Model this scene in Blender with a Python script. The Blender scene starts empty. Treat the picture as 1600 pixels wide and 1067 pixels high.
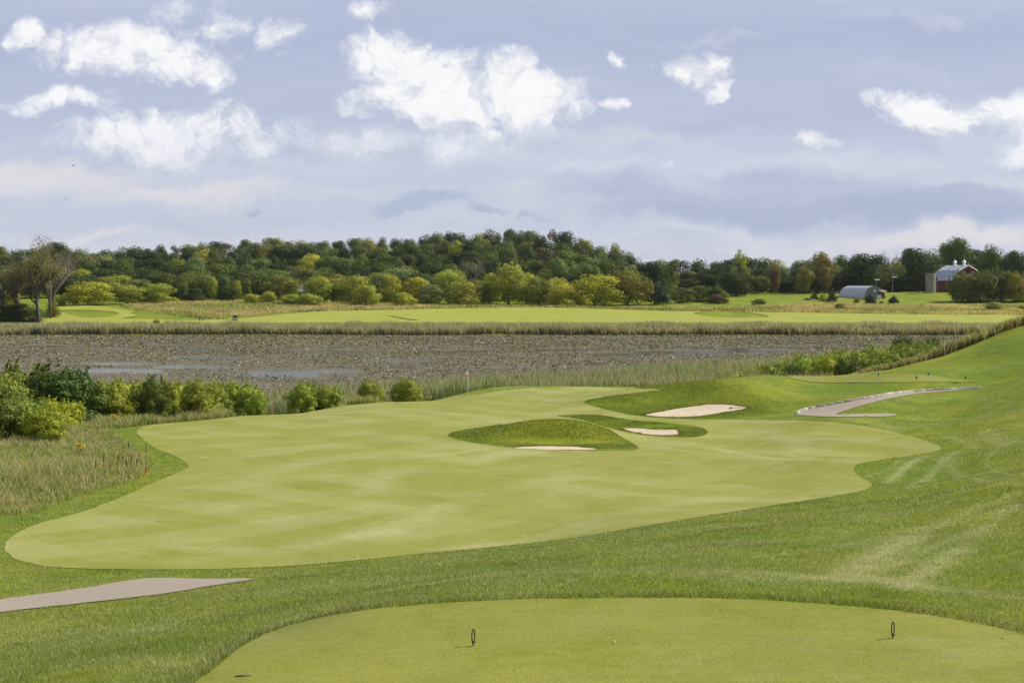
import bpy, bmesh, math, random
import numpy as np
from mathutils import Vector, Matrix
from mathutils.geometry import delaunay_2d_cdt
random.seed(7); RNG = np.random.default_rng(11)
C = bpy.context.scene.collection
SC = bpy.context.scene
R = math.radians

# ------------------------------------------------------------------ camera, sky, sun, exposure
CAMZ = 12.0
PITCH = math.atan((533.5 - 449.0) / 2222.0)
F = 2222.2
cam = bpy.data.cameras.new('camera'); cam.lens = 50; cam.sensor_width = 36
cam.clip_start = 0.5; cam.clip_end = 12000
co = bpy.data.objects.new('camera', cam); C.objects.link(co); SC.camera = co
co.location = (0, 0, CAMZ); co.rotation_euler = (math.pi / 2 - PITCH, 0, 0)

SUN_AZ = R(15)      # from +X (right) towards +Y (away)
SUN_EL = R(43)
sd = Vector((math.cos(SUN_AZ) * math.cos(SUN_EL), math.sin(SUN_AZ) * math.cos(SUN_EL), math.sin(SUN_EL)))
sl = bpy.data.lights.new('sun', 'SUN'); sl.energy = 5.0; sl.angle = R(0.6); sl.color = (1.0, 0.94, 0.83)
so = bpy.data.objects.new('sun', sl); C.objects.link(so)
so.rotation_euler = sd.to_track_quat('Z', 'Y').to_euler(); so.location = (200, 200, 300)
SC.view_settings.view_transform = 'Standard'; SC.view_settings.look = 'None'
SC.view_settings.exposure = 0.4; SC.view_settings.gamma = 1.0
SKYG = 1.0 / (2 ** 0.4)

def srgb(r, g, b):
    def f(c):
        c /= 255.0
        return c / 12.92 if c <= 0.04045 else ((c + 0.055) / 1.055) ** 2.4
    return (f(r), f(g), f(b))

class NT:
    """little helper for node trees"""
    def __init__(s, nt): s.nt = nt; nt.nodes.clear()
    def n(s, t, **kw):
        nd = s.nt.nodes.new(t)
        for k, v in kw.items():
            if k == 'inp':
                for a, b in v.items():
                    if isinstance(b, bpy.types.NodeSocket): s.nt.links.new(b, nd.inputs[a])
                    else: nd.inputs[a].default_value = b
            else: setattr(nd, k, v)
        return nd
    def l(s, a, b): s.nt.links.new(a, b)
    def math(s, op, a, b=None, clamp=False, c=None):
        nd = s.nt.nodes.new('ShaderNodeMath'); nd.operation = op; nd.use_clamp = clamp
        for i, v in enumerate((a, b, c)):
            if v is None: continue
            if isinstance(v, bpy.types.NodeSocket): s.l(v, nd.inputs[i])
            else: nd.inputs[i].default_value = v
        return nd.outputs[0]
    def vm(s, op, a, b=None):
        nd = s.nt.nodes.new('ShaderNodeVectorMath'); nd.operation = op
        for i, v in enumerate((a, b)):
            if v is None: continue
            if isinstance(v, bpy.types.NodeSocket): s.l(v, nd.inputs[i])
            else: nd.inputs[i].default_value = v
        return nd.outputs['Value'] if op in ('LENGTH', 'DOT_PRODUCT') else nd.outputs[0]
    def mix(s, f, a, b, blend='MIX'):
        nd = s.nt.nodes.new('ShaderNodeMix'); nd.data_type = 'RGBA'; nd.blend_type = blend
        for k, v in ((0, f), (6, a), (7, b)):
            if isinstance(v, bpy.types.NodeSocket): s.l(v, nd.inputs[k])
            else:
                if k != 0 and len(v) == 3: v = (*v, 1)
                nd.inputs[k].default_value = v
        return nd.outputs[2]
    def ramp(s, f, lo, hi, a=0.0, b=1.0, smooth=True):
        nd = s.nt.nodes.new('ShaderNodeMapRange'); nd.interpolation_type = 'SMOOTHSTEP' if smooth else 'LINEAR'
        s.l(f, nd.inputs[0])
        for i, v in ((1, lo), (2, hi), (3, a), (4, b)):
            nd.inputs[i].default_value = v
        return nd.outputs[0]
    def noise(s, vec, scale, detail=4, rough=0.55, dist=0.0, dim='3D', col=False, w=None):
        nd = s.nt.nodes.new('ShaderNodeTexNoise'); nd.noise_dimensions = dim
        if vec is not None: s.l(vec, nd.inputs['Vector'])
        nd.inputs['Scale'].default_value = scale; nd.inputs['Detail'].default_value = detail
        nd.inputs['Roughness'].default_value = rough; nd.inputs['Distortion'].default_value = dist
        return nd.outputs[1] if col else nd.outputs[0]
    def mapping(s, vec, scale=(1, 1, 1), rot=(0, 0, 0), loc=(0, 0, 0)):
        nd = s.nt.nodes.new('ShaderNodeMapping'); s.l(vec, nd.inputs[0])
        nd.inputs['Location'].default_value = loc; nd.inputs['Rotation'].default_value = rot
        nd.inputs['Scale'].default_value = scale
        return nd.outputs[0]

def build_world():
    w = bpy.data.worlds.new('World'); SC.world = w; w.use_nodes = True
    t = NT(w.node_tree)
    out = t.n('ShaderNodeOutputWorld'); bg = t.n('ShaderNodeBackground')
    bg.inputs['Strength'].default_value = 0.1
    t.l(bg.outputs[0], out.inputs[0])
    sky = t.n('ShaderNodeTexSky', sky_type='NISHITA'); sky.sun_disc = False
    sky.sun_elevation = SUN_EL; sky.sun_rotation = math.pi / 2 - SUN_AZ
    tc = t.n('ShaderNodeTexCoord').outputs['Generated']
    sp = t.n('ShaderNodeSeparateXYZ', inp={0: tc})
    y = t.math('MAXIMUM', t.math('ABSOLUTE', sp.outputs[1]), 0.12)
    px = t.math('DIVIDE', sp.outputs[0], y)
    pz = t.math('DIVIDE', t.math('MAXIMUM', sp.outputs[2], 0.0), y)
    P = t.n('ShaderNodeCombineXYZ', inp={0: px, 1: pz}).outputs[0]      # direction as slopes: azimuth, elevation
    def c(u, v): return ((u - 800) / F, (449 - v) / F)
    K = 10.0 * SKYG
    def col(r, g, b): return tuple(x * K for x in srgb(r, g, b))
    # warped coordinates
    wn = t.noise(P, 14, 5, 0.6, col=True)
    wv = t.vm('MULTIPLY', t.vm('SUBTRACT', wn, (0.5, 0.5, 0.5)), (0.085, 0.055, 0))
    PW = t.vm('ADD', P, wv)
    def field(blobs, src):
        acc = None
        for (u, v, ru, rv, wgt) in blobs:
            cx, cy = c(u, v)
            d = t.vm('LENGTH', t.vm('MULTIPLY', t.vm('SUBTRACT', src, (cx, cy, 0)), (F / ru, F / rv, 0)))
            f = t.math('MULTIPLY', t.math('SUBTRACT', 1.0, d, clamp=True), wgt)
            acc = f if acc is None else t.math('MAXIMUM', acc, f)
        return acc
    white = [(190,78,190,58,1),(110,62,110,34,.8),(265,90,140,52,1),(345,112,45,44,.9),(55,52,75,32,.6),(345,36,90,40,.5),
             (445,48,60,38,.75),(275,22,80,26,.35),(98,158,92,32,1),(275,212,225,66,1.0),(190,214,140,46,1.0),(430,222,150,42,.42),
             (560,235,160,44,.36),(720,238,200,44,.36),(605,88,100,58,1.1),(588,14,44,28,.7),(650,158,150,56,1.15),(725,160,130,56,1.2),(680,125,90,50,.9),
             (815,148,115,78,1.1),(772,203,46,26,.8),(875,165,50,46,.7),(1080,104,76,36,1.05),(1118,128,40,26,.75),(973,91,24,12,.6),
             (940,162,34,16,.42),(1480,172,165,46,1.25),(1590,182,100,58,1),(1575,238,80,40,.8),(1255,222,95,28,.6),(1040,262,30,13,.45),
             (1720,200,160,90,.9),(-140,120,160,60,.8),(1400,60,60,14,.22),(1920,60,160,70,.8),(500,-160,240,80,.9),(1200,-220,300,90,.8)]
    wf = field(white, PW)
    n1 = t.noise(PW, 24, 12, 0.66)
    n2 = t.noise(t.mapping(P, (1, 1.3, 1), loc=(3, 1, 0)), 70, 6, 0.6)
    nn = t.math('ADD', t.math('MULTIPLY', t.math('SUBTRACT', n1, 0.5), 1.9), t.math('MULTIPLY', t.math('SUBTRACT', n2, 0.5), 0.7))
    # noise only bites inside the cloud's reach
    dens = t.math('ADD', wf, t.math('MULTIPLY', nn, t.ramp(wf, 0.0, 0.25)))
    wm = t.math('POWER', t.ramp(dens, 0.10, 0.78), 0.95)
    # base gradient
    cr = t.n('ShaderNodeValToRGB'); cr.color_ramp.interpolation = 'EASE'
    els = [(0.0, (206, 210, 224)), (0.10, (210, 213, 226)), (0.22, (196, 203, 222)), (0.40, (196, 204, 224)), (0.62, (186, 194, 218)), (0.85, (179, 188, 215)), (1.0, (187, 195, 220))]
    while len(cr.color_ramp.elements) < len(els): cr.color_ramp.elements.new(0.5)
    for e, (p, cc) in zip(cr.color_ramp.elements, els): e.position = p; e.color = (*srgb(*cc), 1)
    # stratus wobble for the gradient look-up
    st = t.noise(t.mapping(P, (2.2, 26, 1)), 1.0, 6, 0.55, 0.4)
    gz = t.math('ADD', t.math('DIVIDE', pz, 0.205), t.math('MULTIPLY', t.math('SUBTRACT', st, 0.5), 0.25))
    t.l(gz, cr.inputs[0])
    base = t.mix(1.0, cr.outputs[0], (K, K, K), 'MULTIPLY')
    base = t.mix(0.06, base, sky.outputs[0])
    # thin pale streaks
    st2 = t.noise(t.mapping(PW, (4.0, 34, 1), loc=(2, 5, 0)), 1.0, 7, 0.6)
    low = t.ramp(pz, 0.135, 0.05)
    base = t.mix(t.math('MULTIPLY', t.math('MULTIPLY', t.ramp(st2, 0.48, 0.72), low), 0.55), base, col(222, 222, 230))
    cream = field([(60,280,330,40,1),(300,296,380,26,.8),(560,300,260,22,.6),(1480,372,300,22,.9),(1000,212,300,26,.4),(150,370,300,16,.6),(820,300,120,30,.5)], PW)
    base = t.mix(t.math('MULTIPLY', t.ramp(t.math('ADD', cream, t.math('MULTIPLY', t.math('SUBTRACT', st2, .5), 1.2)), 0.1, 0.8), 0.75), base, col(228, 224, 226))
    # blue-grey shaded cloud banks
    dark = field([(1230,318,480,54,1),(1500,325,330,44,1),(960,300,190,40,.6),(1180,285,220,36,.6),(1700,250,200,60,.7)], PW)
    dk = t.ramp(t.math('ADD', dark, t.math('MULTIPLY', t.math('SUBTRACT', n1, .5), .35)), 0.12, 0.62)
    base = t.mix(t.math('MULTIPLY', dk, 0.9), base, col(172, 182, 209))
    st3 = t.noise(t.mapping(PW, (3.0, 24, 1), loc=(9, 1, 0)), 1.0, 8, 0.62)
    base = t.mix(t.math('MULTIPLY', t.ramp(st3, .5, .72), .45), base, col(172, 180, 205))
    base = t.mix(t.math('MULTIPLY', t.ramp(st3, .5, .30), .30), base, col(214, 218, 231))
    dark2 = field([(650,326,85,13,.9),(690,318,70,18,1),(755,326,60,11,.8),(830,338,60,7,.5),(388,327,26,7,.8),(110,313,20,6,.6),(545,339,30,6,.6)], PW)
    dk2 = t.ramp(t.math('ADD', dark2, t.math('MULTIPLY', t.math('MULTIPLY', nn, t.ramp(dark2, 0, .2)), .8)), 0.1, 0.6)
    base = t.mix(t.math('MULTIPLY', dk2, 0.65), base, col(168, 179, 207))
    soft = field([(300,245,290,34,.8),(560,232,240,34,.9),(720,236,180,44,1),(840,205,90,40,.6),(420,268,260,18,.5),(1280,262,260,24,.6),(1000,222,220,30,.45),(1130,215,140,20,.4),(1560,225,140,50,.8),(900,262,160,18,.6),(200,262,160,20,.5),(1400,110,240,18,.35),(1100,60,300,16,.3),(1450,30,240,18,.35)], PW)
    sf = t.ramp(t.math('ADD', soft, t.math('MULTIPLY', nn, t.ramp(soft, 0, .3, 0, .7))), 0.0, 0.95)
    base = t.mix(t.math('MULTIPLY', sf, 0.62), base, col(224, 227, 238))
    # cloud shading: undersides greyer
    under = t.noise(t.mapping(PW, (1, 1, 1), loc=(0.006, 0.014, 0)), 24, 12, 0.66)
    sh = t.ramp(t.math('SUBTRACT', under, n1), -0.02, 0.17)
    wc = t.mix(t.math('MULTIPLY', sh, 0.75), col(252, 252, 253), col(204, 210, 227))
    wc = t.mix(t.math('MULTIPLY', t.ramp(pz, 0.125, 0.085), 0.45), wc, col(220, 224, 236))
    fin = t.mix(t.math('MULTIPLY', wm, 0.96), base, wc)
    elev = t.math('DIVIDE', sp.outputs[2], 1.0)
    fin = t.mix(t.ramp(elev, .24, .6, 0, .62), fin, col(128, 140, 172))  # sky overhead, out of view, dimmed to deepen the contrast of the shade
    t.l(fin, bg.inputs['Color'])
    w.cycles.sampling_method = 'MANUAL'; w.cycles.sample_map_resolution = 512
build_world()

# ------------------------------------------------------------------ terrain height
def pchip(x, y, xi):
    x = np.asarray(x, float); y = np.asarray(y, float)      # y may be (n,m): interpolates along axis 0
    h = np.diff(x); sh = (slice(None),) + (None,) * (y.ndim - 1)
    d = np.diff(y, axis=0) / h[sh]
    m = np.zeros_like(y)
    w1 = (2 * h[1:] + h[:-1])[sh]; w2 = (h[1:] + 2 * h[:-1])[sh]
    with np.errstate(divide='ignore', invalid='ignore'):
        hm = (w1 + w2) / (w1 / d[:-1] + w2 / d[1:])
    m[1:-1] = np.where(d[:-1] * d[1:] > 0, hm, 0)
    m[0] = d[0]; m[-1] = d[-1]
    m = np.nan_to_num(m)
    xi = np.clip(xi, x[0], x[-1]); k = np.clip(np.searchsorted(x, xi) - 1, 0, len(x) - 2)
    tt = ((xi - x[k]) / h[k])[sh] if y.ndim > 1 else (xi - x[k]) / h[k]
    hh = h[k][sh] if y.ndim > 1 else h[k]
    return ((2*tt**3 - 3*tt**2 + 1) * y[k] + (tt**3 - 2*tt**2 + tt) * hh * m[k] + (-2*tt**3 + 3*tt**2) * y[k+1] + (tt**3 - tt**2) * hh * m[k+1])

COLS = {
 -300: [(0,10.2),(10,8.6),(16,7),(24,5.6),(30,4.8),(38,4.1),(50,3.6),(70,2.9),(90,2.2),(105,1.2),(115,.5),(140,.05),(155,-.6)],
 0: [(0,10.2),(10,8.6),(16,7.0),(20,6.3),(24,5.7),(30,4.85),(36,4.2),(42,3.85),(50,3.55),(60,3.2),(75,2.8),(88,2.4),(100,1.6),(112,.6),(135,.05),(150,-.6)],
 200: [(0,10.2),(10,8.6),(16,7.0),(20,6.5),(24,5.95),(30,5.0),(36,4.3),(42,3.8),(50,3.45),(60,3.15),(75,2.85),(94,2.6),(104,2.1),(114,.8),(128,.2),(142,0.02),(155,-.6)],
 400: [(0,10.2),(10,8.6),(16,7.0),(20,6.7),(24,6.2),(30,5.3),(36,4.5),(42,3.75),(50,3.45),(60,3.2),(80,2.85),(95,2.65),(104,2.55),(110,2.0),(120,.8),(135,.2),(147,0.02),(160,-.6)],
 600: [(0,10.2),(10,8.6),(16,6.95),(19,6.8),(23,6.75),(30,5.6),(36,4.8),(42,4.05),(45,3.75),(52,3.45),(60,3.2),(80,2.85),(100,2.6),(112,2.5),(117,2.52),(121,2.2),(128,1.0),(140,.25),(157,0.02),(170,-.6)],
 800: [(0,10.2),(10,8.5),(16,6.95),(18,6.8),(24.2,6.8),(30,5.95),(36,5.1),(42,4.3),(47,3.65),(52,3.45),(60,3.2),(70,2.9),(84,2.6),(100,2.4),(115,2.35),(123,2.5),(133,2.65),(137,2.4),(144,.9),(152,.3),(172,0.02),(185,-.6)],
 1000: [(0,10.2),(10,8.5),(16,6.95),(18,6.8),(24.2,6.8),(30,6.1),(36,5.4),(42,4.75),(47,4.2),(54,3.6),(62,3.2),(80,2.7),(100,2.45),(115,2.4),(124,2.6),(133,2.75),(137,2.4),(144,.9),(152,.4),(192,0.02),(205,-.6)],
 1200: [(0,10.2),(10,8.5),(16,6.95),(18,6.8),(24,6.8),(30,6.2),(36,5.6),(42,5.0),(47,4.5),(53,3.95),(60,3.35),(75,2.9),(90,2.7),(98,2.7),(110,3.1),(122,3.6),(134,3.6),(139,2.8),(146,1.2),(155,.5),(212,0.02),(225,-.6)],
 1400: [(0,10.2),(10,8.5),(16,6.95),(18,6.8),(23.5,6.8),(28,6.35),(34,5.9),(40,5.45),(46,5.05),(49,4.8),(54,4.05),(60,3.65),(68,3.55),(78,3.4),(90,3.05),(100,2.95),(112,3.2),(121,3.65),(137,3.7),(144,3.5),(148,3.3),(154,2.4),(170,.9),(254,0.02),(268,-.6)],
 1500: [(0,10.3),(10,8.6),(16,7.0),(18,6.8),(22.5,6.8),(26,6.5),(30,6.25),(36,5.95),(42,5.7),(46,5.5),(52,4.5),(60,3.95),(68,3.75),(76,3.65),(85,3.2),(95,3.2),(108,3.65),(113,3.5),(121,3.6),(130,3.9),(138,4.5),(150,5.65),(156,5.0),(175,2.2),(200,.8),(282,0.02),(295,-.6)],
 1600: [(0,10.4),(10,8.7),(16,7.0),(18,6.8),(21.5,6.8),(26,6.6),(30,6.35),(36,6.15),(42,6.05),(45,5.95),(52,4.9),(60,4.3),(68,4.0),(76,3.85),(85,3.5),(95,3.8),(110,4.4),(116,4.3),(124,4.1),(132,4.8),(142,6.5),(152,7.7),(158,7.2),(180,4),(205,1.2),(305,0.02),(318,-.6)],
 1900: [(0,10.6),(10,9),(16,7.6),(21,7.0),(26,7.0),(30,7.2),(36,7.4),(42,7.5),(45,7.4),(52,6.6),(60,6),(68,5.8),(76,5.8),(85,5.8),(95,6.4),(110,7),(124,7.4),(142,9.5),(152,10.5),(158,10.3),(180,7),(205,3.5),(330,0.3),(340,-.2)],
}
FAR = {-300:[(345,-.6),(362,.3),(385,1.2),(400,2.3),(480,6.2),(520,7.2),(560,8.5)],
       0:[(345,-.6),(362,.3),(385,1.2),(400,2.3),(480,5.9),(520,7.2),(560,8.5)],
       200:[(345,-.6),(362,.3),(385,1.2),(400,2.3),(430,3.7),(465,5.8),(490,6.9),(520,7.4),(560,8.5)],
       400:[(345,-.6),(362,.3),(385,1.2),(400,2.3),(430,3.5),(465,5.6),(490,7.1),(520,7.4),(560,8.5)],
       1200:[(345,-.6),(362,.3),(385,1.2),(400,2.3),(480,5.3),(530,7.6),(560,8.9)],
       1400:[(345,-.6),(362,.3),(385,1.2),(400,2.3),(480,5.3),(530,7.6),(548,8.7),(560,9.8)],
       1500:[(345,-.6),(362,.3),(385,1.2),(400,2.3),(480,5.4),(520,7.4),(545,9.2),(560,10.2)],
       1600:[(350,-.6),(365,.3),(385,1.2),(400,2.3),(480,5.4),(530,8),(560,10.2)],
       1900:[(350,-.2),(365,.3),(385,1.2),(400,2.3),(480,5.4),(530,8),(560,10.2)]}
FDEF = [(345,-.6),(362,.3),(385,1.2),(400,2.3),(480,5.7),(520,7.0),(560,8.5)]
SKYLINE = [(-300,384),(-50,384),(0,386),(90,379),(120,386),(150,389),(200,384),(225,381),(250,384),(300,376),(350,374),(400,371),(450,372),(500,373),(540,369),(600,368),(650,367),(690,363),
 (730,360),(770,358),(810,357),(850,356),(880,360),(900,366),(920,374),(945,385),(965,381),(980,387),(1002,403),(1020,406),(1060,402),(1100,404),(1140,396),(1165,396),(1185,403),(1200,400),(1250,404),(1270,398),
 (1290,394),(1340,392),(1370,395),(1388,404),(1405,402),(1422,385),(1440,388),(1460,381),(1480,375),(1500,373),(1518,386),(1532,392),(1550,381),(1572,387),(1600,385),(1700,383),(1900,380)]
def skyline(u): return np.interp(u, [a for a, b in SKYLINE], [b for a, b in SKYLINE])
ROWS = [(800,0.0),(735,.16),(675,.33),(620,.50),(572,.68),(535,.86)]
def row_top(u, D):     # pixel height of crown tops in the wood at distance D
    t = np.interp(D, [535,572,620,675,735,800], [.86,.68,.50,.33,.16,0])
    return skyline(u) * (1 - t) + 446 * t
UL = sorted(COLS)
DG = np.unique(np.concatenate([np.linspace(0, 60, 241), np.linspace(60, 220, 321), np.linspace(220, 1000, 391)]))
TAB = []
for u in UL:
    c = list(COLS[u]) + list(FAR.get(u, FDEF))
    for D in (620, 675, 735, 800):
        if u >= 980:
            c.append((D, 9.5 + (D - 560) * 0.004))
        else:
            usm = np.mean([skyline(u + k) for k in (-40, 0, 40)])
            tt = np.interp(D, [535,572,620,675,735,800], [.86,.68,.50,.33,.16,0]); vt = usm * (1 - tt) + 446 * tt
            c.append((D, max(9, CAMZ + (449 - vt) * D / F - 15.5)))
    c.append((1000, c[-1][1] - 4))
    TAB.append(pchip([a for a, b in c], [b for a, b in c], DG))
TAB = np.array(TAB)
SG = np.linspace(-300, 1900, 221)
GRID = pchip(UL, TAB, SG)           # (nS, nD)

MOUNDS = [  # u, D, half width, half depth, height, turn
 (852, 87.9, 5.6, 2.7, 1.12, 0.0), (905, 87.2, 3.6, 1.8, .2, -.25),
 (868, 85.0, 2.8, 0.8, -.22, 0.0),
 (950, 101.0, 4.6, 2.2, .50, -.35), (1040, 97.6, 3.4, 1.3, .34, -.1), (1013, 93.8, 2.1, 1.1, -.22, 0),
 (1055, 121.5, 7.5, 5.0, 1.0, -.12), (955, 117.0, 3.8, 3.0, .45, -.3), (1150, 117.5, 5.0, 3.6, .5, .1), (1085, 109.5, 4.4, 2.6, -.25, 0),
 (1560, 61, 5, 3.5, .25, .4), (1480, 84, 5, 3, .3, .3), (1460, 56, 4, 3, .22, .2), (1620, 72, 4, 3, .3, .3), (1500, 40, 4, 3, .18, .3), (1250, 38, 4, 2.5, .14, .2), (1100, 33, 3, 2, .08, .2), (1580, 100, 5, 3, -.2, .3), (1420, 108, 4, 3, -.12, .2), (1540, 138, 6, 4, .35, .3),
 (560, 104, 9, 4, .12, .2), (330, 75, 8, 5, -.12, 0), (140, 445, 16, 9, -.9, 0), (1140, 452, 9, 6, 1.0, 0), (1020, 455, 14, 6, .5, 0),
]
def height(X, Y):
    X = np.asarray(X, float); Y = np.asarray(Y, float)
    th = np.arctan2(X, Y); r = np.hypot(X, Y)
    lim = math.atan((1880 - 800) / F)
    tc = np.clip(th, -lim, lim)
    def samp(t):
        D = np.clip(r * np.cos(t), 0, 999.9); u = 800 + F * np.tan(t)
        fu = np.clip((u + 300) / 10.0, 0, 219.999); iu = fu.astype(int); fu = fu - iu
        iD = np.clip(np.searchsorted(DG, D, side='right') - 1, 0, len(DG) - 2); fd = (D - DG[iD]) / (DG[iD+1] - DG[iD])
        return ((GRID[iu, iD] * (1-fu) + GRID[iu+1, iD] * fu) * (1-fd) + (GRID[iu, iD+1] * (1-fu) + GRID[iu+1, iD+1] * fu) * fd)
    z = samp(tc)
    w = np.clip((np.abs(th) - lim) / 1.2, 0, 1); w = w * w * (3 - 2 * w)
    if np.any(w > 0):
        zc = 0.5 * (samp(np.full_like(th, -lim)) + samp(np.full_like(th, lim)))
        z = z * (1 - w) + zc * w
    for (u, D, a, b, h, rot) in MOUNDS:
        cx = (u - 800) / F * D; c_, s_ = math.cos(rot), math.sin(rot)
        dx = X - cx; dy = Y - D
        q = ((dx * c_ + dy * s_) / a) ** 2 + ((-dx * s_ + dy * c_) / b) ** 2
        z = z + h * np.exp(-1.6 * q ** 1.25)
    und = np.sin(X * .21 + 1.3 * np.sin(Y * .083)) * np.sin(Y * .17 + .9 * np.sin(X * .12)) * .05 + np.sin(X * .61 + Y * .37) * np.sin(Y * .53 - X * .2) * .014
    m = np.clip((r - 27) / 10, 0, 1) * np.clip((340 - r) / 40, 0, 1)
    z = z + und * m * np.where(z > 1, 1, 0.2)
    w2 = np.clip((X - 5 - .08 * Y) / 9, 0, 1) * np.clip((Y - 29) / 8, 0, 1) * np.clip((165 - Y) / 25, 0, 1)
    z = z + .48 * w2 * np.sin(X * .34 + Y * .13 + .8 * np.sin(Y * .09)) * np.sin(Y * .29 - X * .11 + 1.1)
    z = z + np.where(r > 400, 0.25 * np.sin(X * .045 + 1) * np.sin(Y * .06), 0) * np.clip((r - 400) / 60, 0, 1)
    return z
def h1(x, y): return float(height(np.array([x]), np.array([y]))[0])
TS = np.exp(np.linspace(math.log(8), math.log(1100), 5000))
def ray(u, v):
    a = (u - 800) / F; b = -(v - 533.5) / F
    return np.array([a, math.cos(PITCH) + b * math.sin(PITCH), b * math.cos(PITCH) - math.sin(PITCH)])
def pt(u, v, dmin=8):       # point on the ground seen at a picture position
    d = ray(u, v); P = d[None] * TS[:, None]; z = CAMZ + P[:, 2]
    g = height(P[:, 0], P[:, 1])
    k = np.where((z < g) & (TS > dmin))[0]
    if len(k) == 0: return None
    k = k[0]
    if k == 0: return np.array([P[0,0], P[0,1], g[0]])
    a0 = z[k-1] - g[k-1]; a1 = z[k] - g[k]; f = a0 / (a0 - a1 + 1e-9)
    p = P[k-1] * (1-f) + P[k] * f
    return np.array([p[0], p[1], h1(p[0], p[1])])
def pd(u, D): x = (u - 800) / F * D; return (x, D, h1(x, D))
def ztop(v, D): return CAMZ + (449 - v) / F * D
def upix(x, y): return 800 + F * x / y

def catmull(pts, n=6, closed=True):
    pts = [np.array(p, float) for p in pts]; N = len(pts); out = []
    rng_ = range(N) if closed else range(N - 1)
    for i in rng_:
        if closed: p0, p1, p2, p3 = pts[i-1], pts[i], pts[(i+1) % N], pts[(i+2) % N]
        else: p0, p1, p2, p3 = pts[max(i-1, 0)], pts[i], pts[i+1], pts[min(i+2, N-1)]
        for k in range(n):
            t = k / n
            out.append(0.5 * ((2*p1) + (-p0+p2)*t + (2*p0-5*p1+4*p2-p3)*t*t + (-p0+3*p1-3*p2+p3)*t**3))
    if not closed: out.append(pts[-1])
    return out
def poly_px(pts, n=5, smooth=True, dmin=8):
    pp = catmull(pts, n) if smooth else [np.array(p, float) for p in pts]
    out = []
    for p in pp:
        q = pt(p[0], p[1], dmin)
        if q is not None: out.append(q[:2])
    o = [out[0]]
    for q in out[1:]:
        if np.hypot(*(q - o[-1])) > 0.04: o.append(q)
    if np.hypot(*(o[0] - o[-1])) < 0.04: o.pop()
    return np.array(o)
def inside(poly, X, Y):
    c = np.zeros(X.shape, bool); n = len(poly); j = n - 1
    bx = (X >= poly[:,0].min()) & (X <= poly[:,0].max()) & (Y >= poly[:,1].min()) & (Y <= poly[:,1].max())
    idx = np.where(bx)[0]
    if len(idx) == 0: return c
    x = X[idx]; y = Y[idx]; cc = np.zeros(len(idx), bool)
    for i in range(n):
        xi, yi = poly[i]; xj, yj = poly[j]
        if yi != yj:
            cc ^= ((yi > y) != (yj > y)) & (x < (xj - xi) * (y - yi) / (yj - yi) + xi)
        j = i
    c[idx] = cc
    return c
def dist_poly(poly, X, Y, closed=True):
    d = np.full(X.shape, 1e9); n = len(poly)
    for i in range(n if closed else n - 1):
        a = poly[i]; b = poly[(i+1) % n]; ab = b - a; L = ab @ ab + 1e-12
        t = np.clip(((X - a[0]) * ab[0] + (Y - a[1]) * ab[1]) / L, 0, 1)
        d = np.minimum(d, (X - a[0] - t * ab[0]) ** 2 + (Y - a[1] - t * ab[1]) ** 2)
    return np.sqrt(d)

# outlines read off the ground
P_FAIR = poly_px([(8,852),(22,836),(60,818),(120,802),(190,777),(240,754),(286,735),(294,727),(272,712),(242,700),(222,685),(214,673),(240,664),(330,656),(450,642),(580,630.5),(650,624.5),(740,616),
 (800,609),(850,605.5),(900,604),(960,606),(1032,608.5),(1000,613),(945,620),(912,628),(940,638),(985,648),(1040,653.5),(1100,655.5),(1250,657.5),(1330,663),(1400,676),(1450,690),(1470,703),(1420,713),(1350,723),
 (1334,733),(1345,746),(1362,757),(1350,766),(1310,774),(1200,791),(1050,815),(900,840),(780,854),(640,867),(520,879),(400,887),(250,890),(100,887),(40,879),(12,866)], 5)
P_MND = poly_px([(700,681),(718,673),(780,665),(850,661),(900,662),(940,669),(972,684),(998,701),(960,704.5),(880,703.5),(800,699),(735,691)], 4)
_w = np.clip((P_MND[:,1] - 85.9) / .9, 0, 1); P_MND[:,1] += 2.4 * _w * np.exp(-((P_MND[:,0] - 2.3) / 3.4) ** 4)
P_M3 = poly_px([(912,628),(945,621),(1000,613),(1050,609),(1100,610),(1140,617),(1172,629),(1182,640),(1125,650),(1040,653),(985,648),(940,638)], 4)
P_M3[:,1] += 3 * np.clip((P_M3[:,1] - 116) / 2, 0, 1)
P_SWO = poly_px([(870,650),(900,648),(940,649),(985,656),(1060,663),(1095,668),(1106,676),(1090,682.5),(1050,683),(1000,679),(950,668),(905,655)], 4)
P_SAND = [poly_px([(806,699.5),(840,697.5),(890,698),(930,701),(915,703),(860,702.3),(820,701)], 4),
          poly_px([(972,670),(1000,669.5),(1030,671.5),(1055,672),(1059,679),(1030,680),(1003,678)], 4),
          poly_px([(1008,649),(1035,643),(1070,637),(1110,632),(1150,634),(1167,638),(1140,643),(1110,648),(1085,651),(1040,651.5)], 5)]
P_TEE = poly_px([(300,1085),(335,1045),(390,1003),(460,975),(560,955),(700,942),(850,936),(1000,934.5),(1150,936),(1300,945),(1420,957),(1520,973),(1600,991),(1680,1018),(1720,1060),(1700,1150),(1300,1250),(800,1260),(350,1200)], 6)
P_TEE2 = poly_px([(1232,588),(1300,585),(1380,584.5),(1450,586),(1490,592),(1535,597),(1480,597.5),(1400,598),(1300,598),(1260,596)], 4)
P_PATH1 = poly_px([(-60,946),(0,937),(120,921),(200,908),(250,903.5),(320,905),(396,905),(330,916),(250,929),(120,944),(0,957),(-60,966)], 4)
P_PATH2 = poly_px([(1244,647.5),(1262,640),(1310,631),(1370,620.5),(1420,613.5),(1480,609.5),(1540,606.5),(1490,610.5),(1440,614.5),(1400,621),(1360,630),(1330,639),(1306,647.5),(1340,647),(1396,646.5),(1390,650.5),(1330,651.5),(1280,651)], 4)
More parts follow.
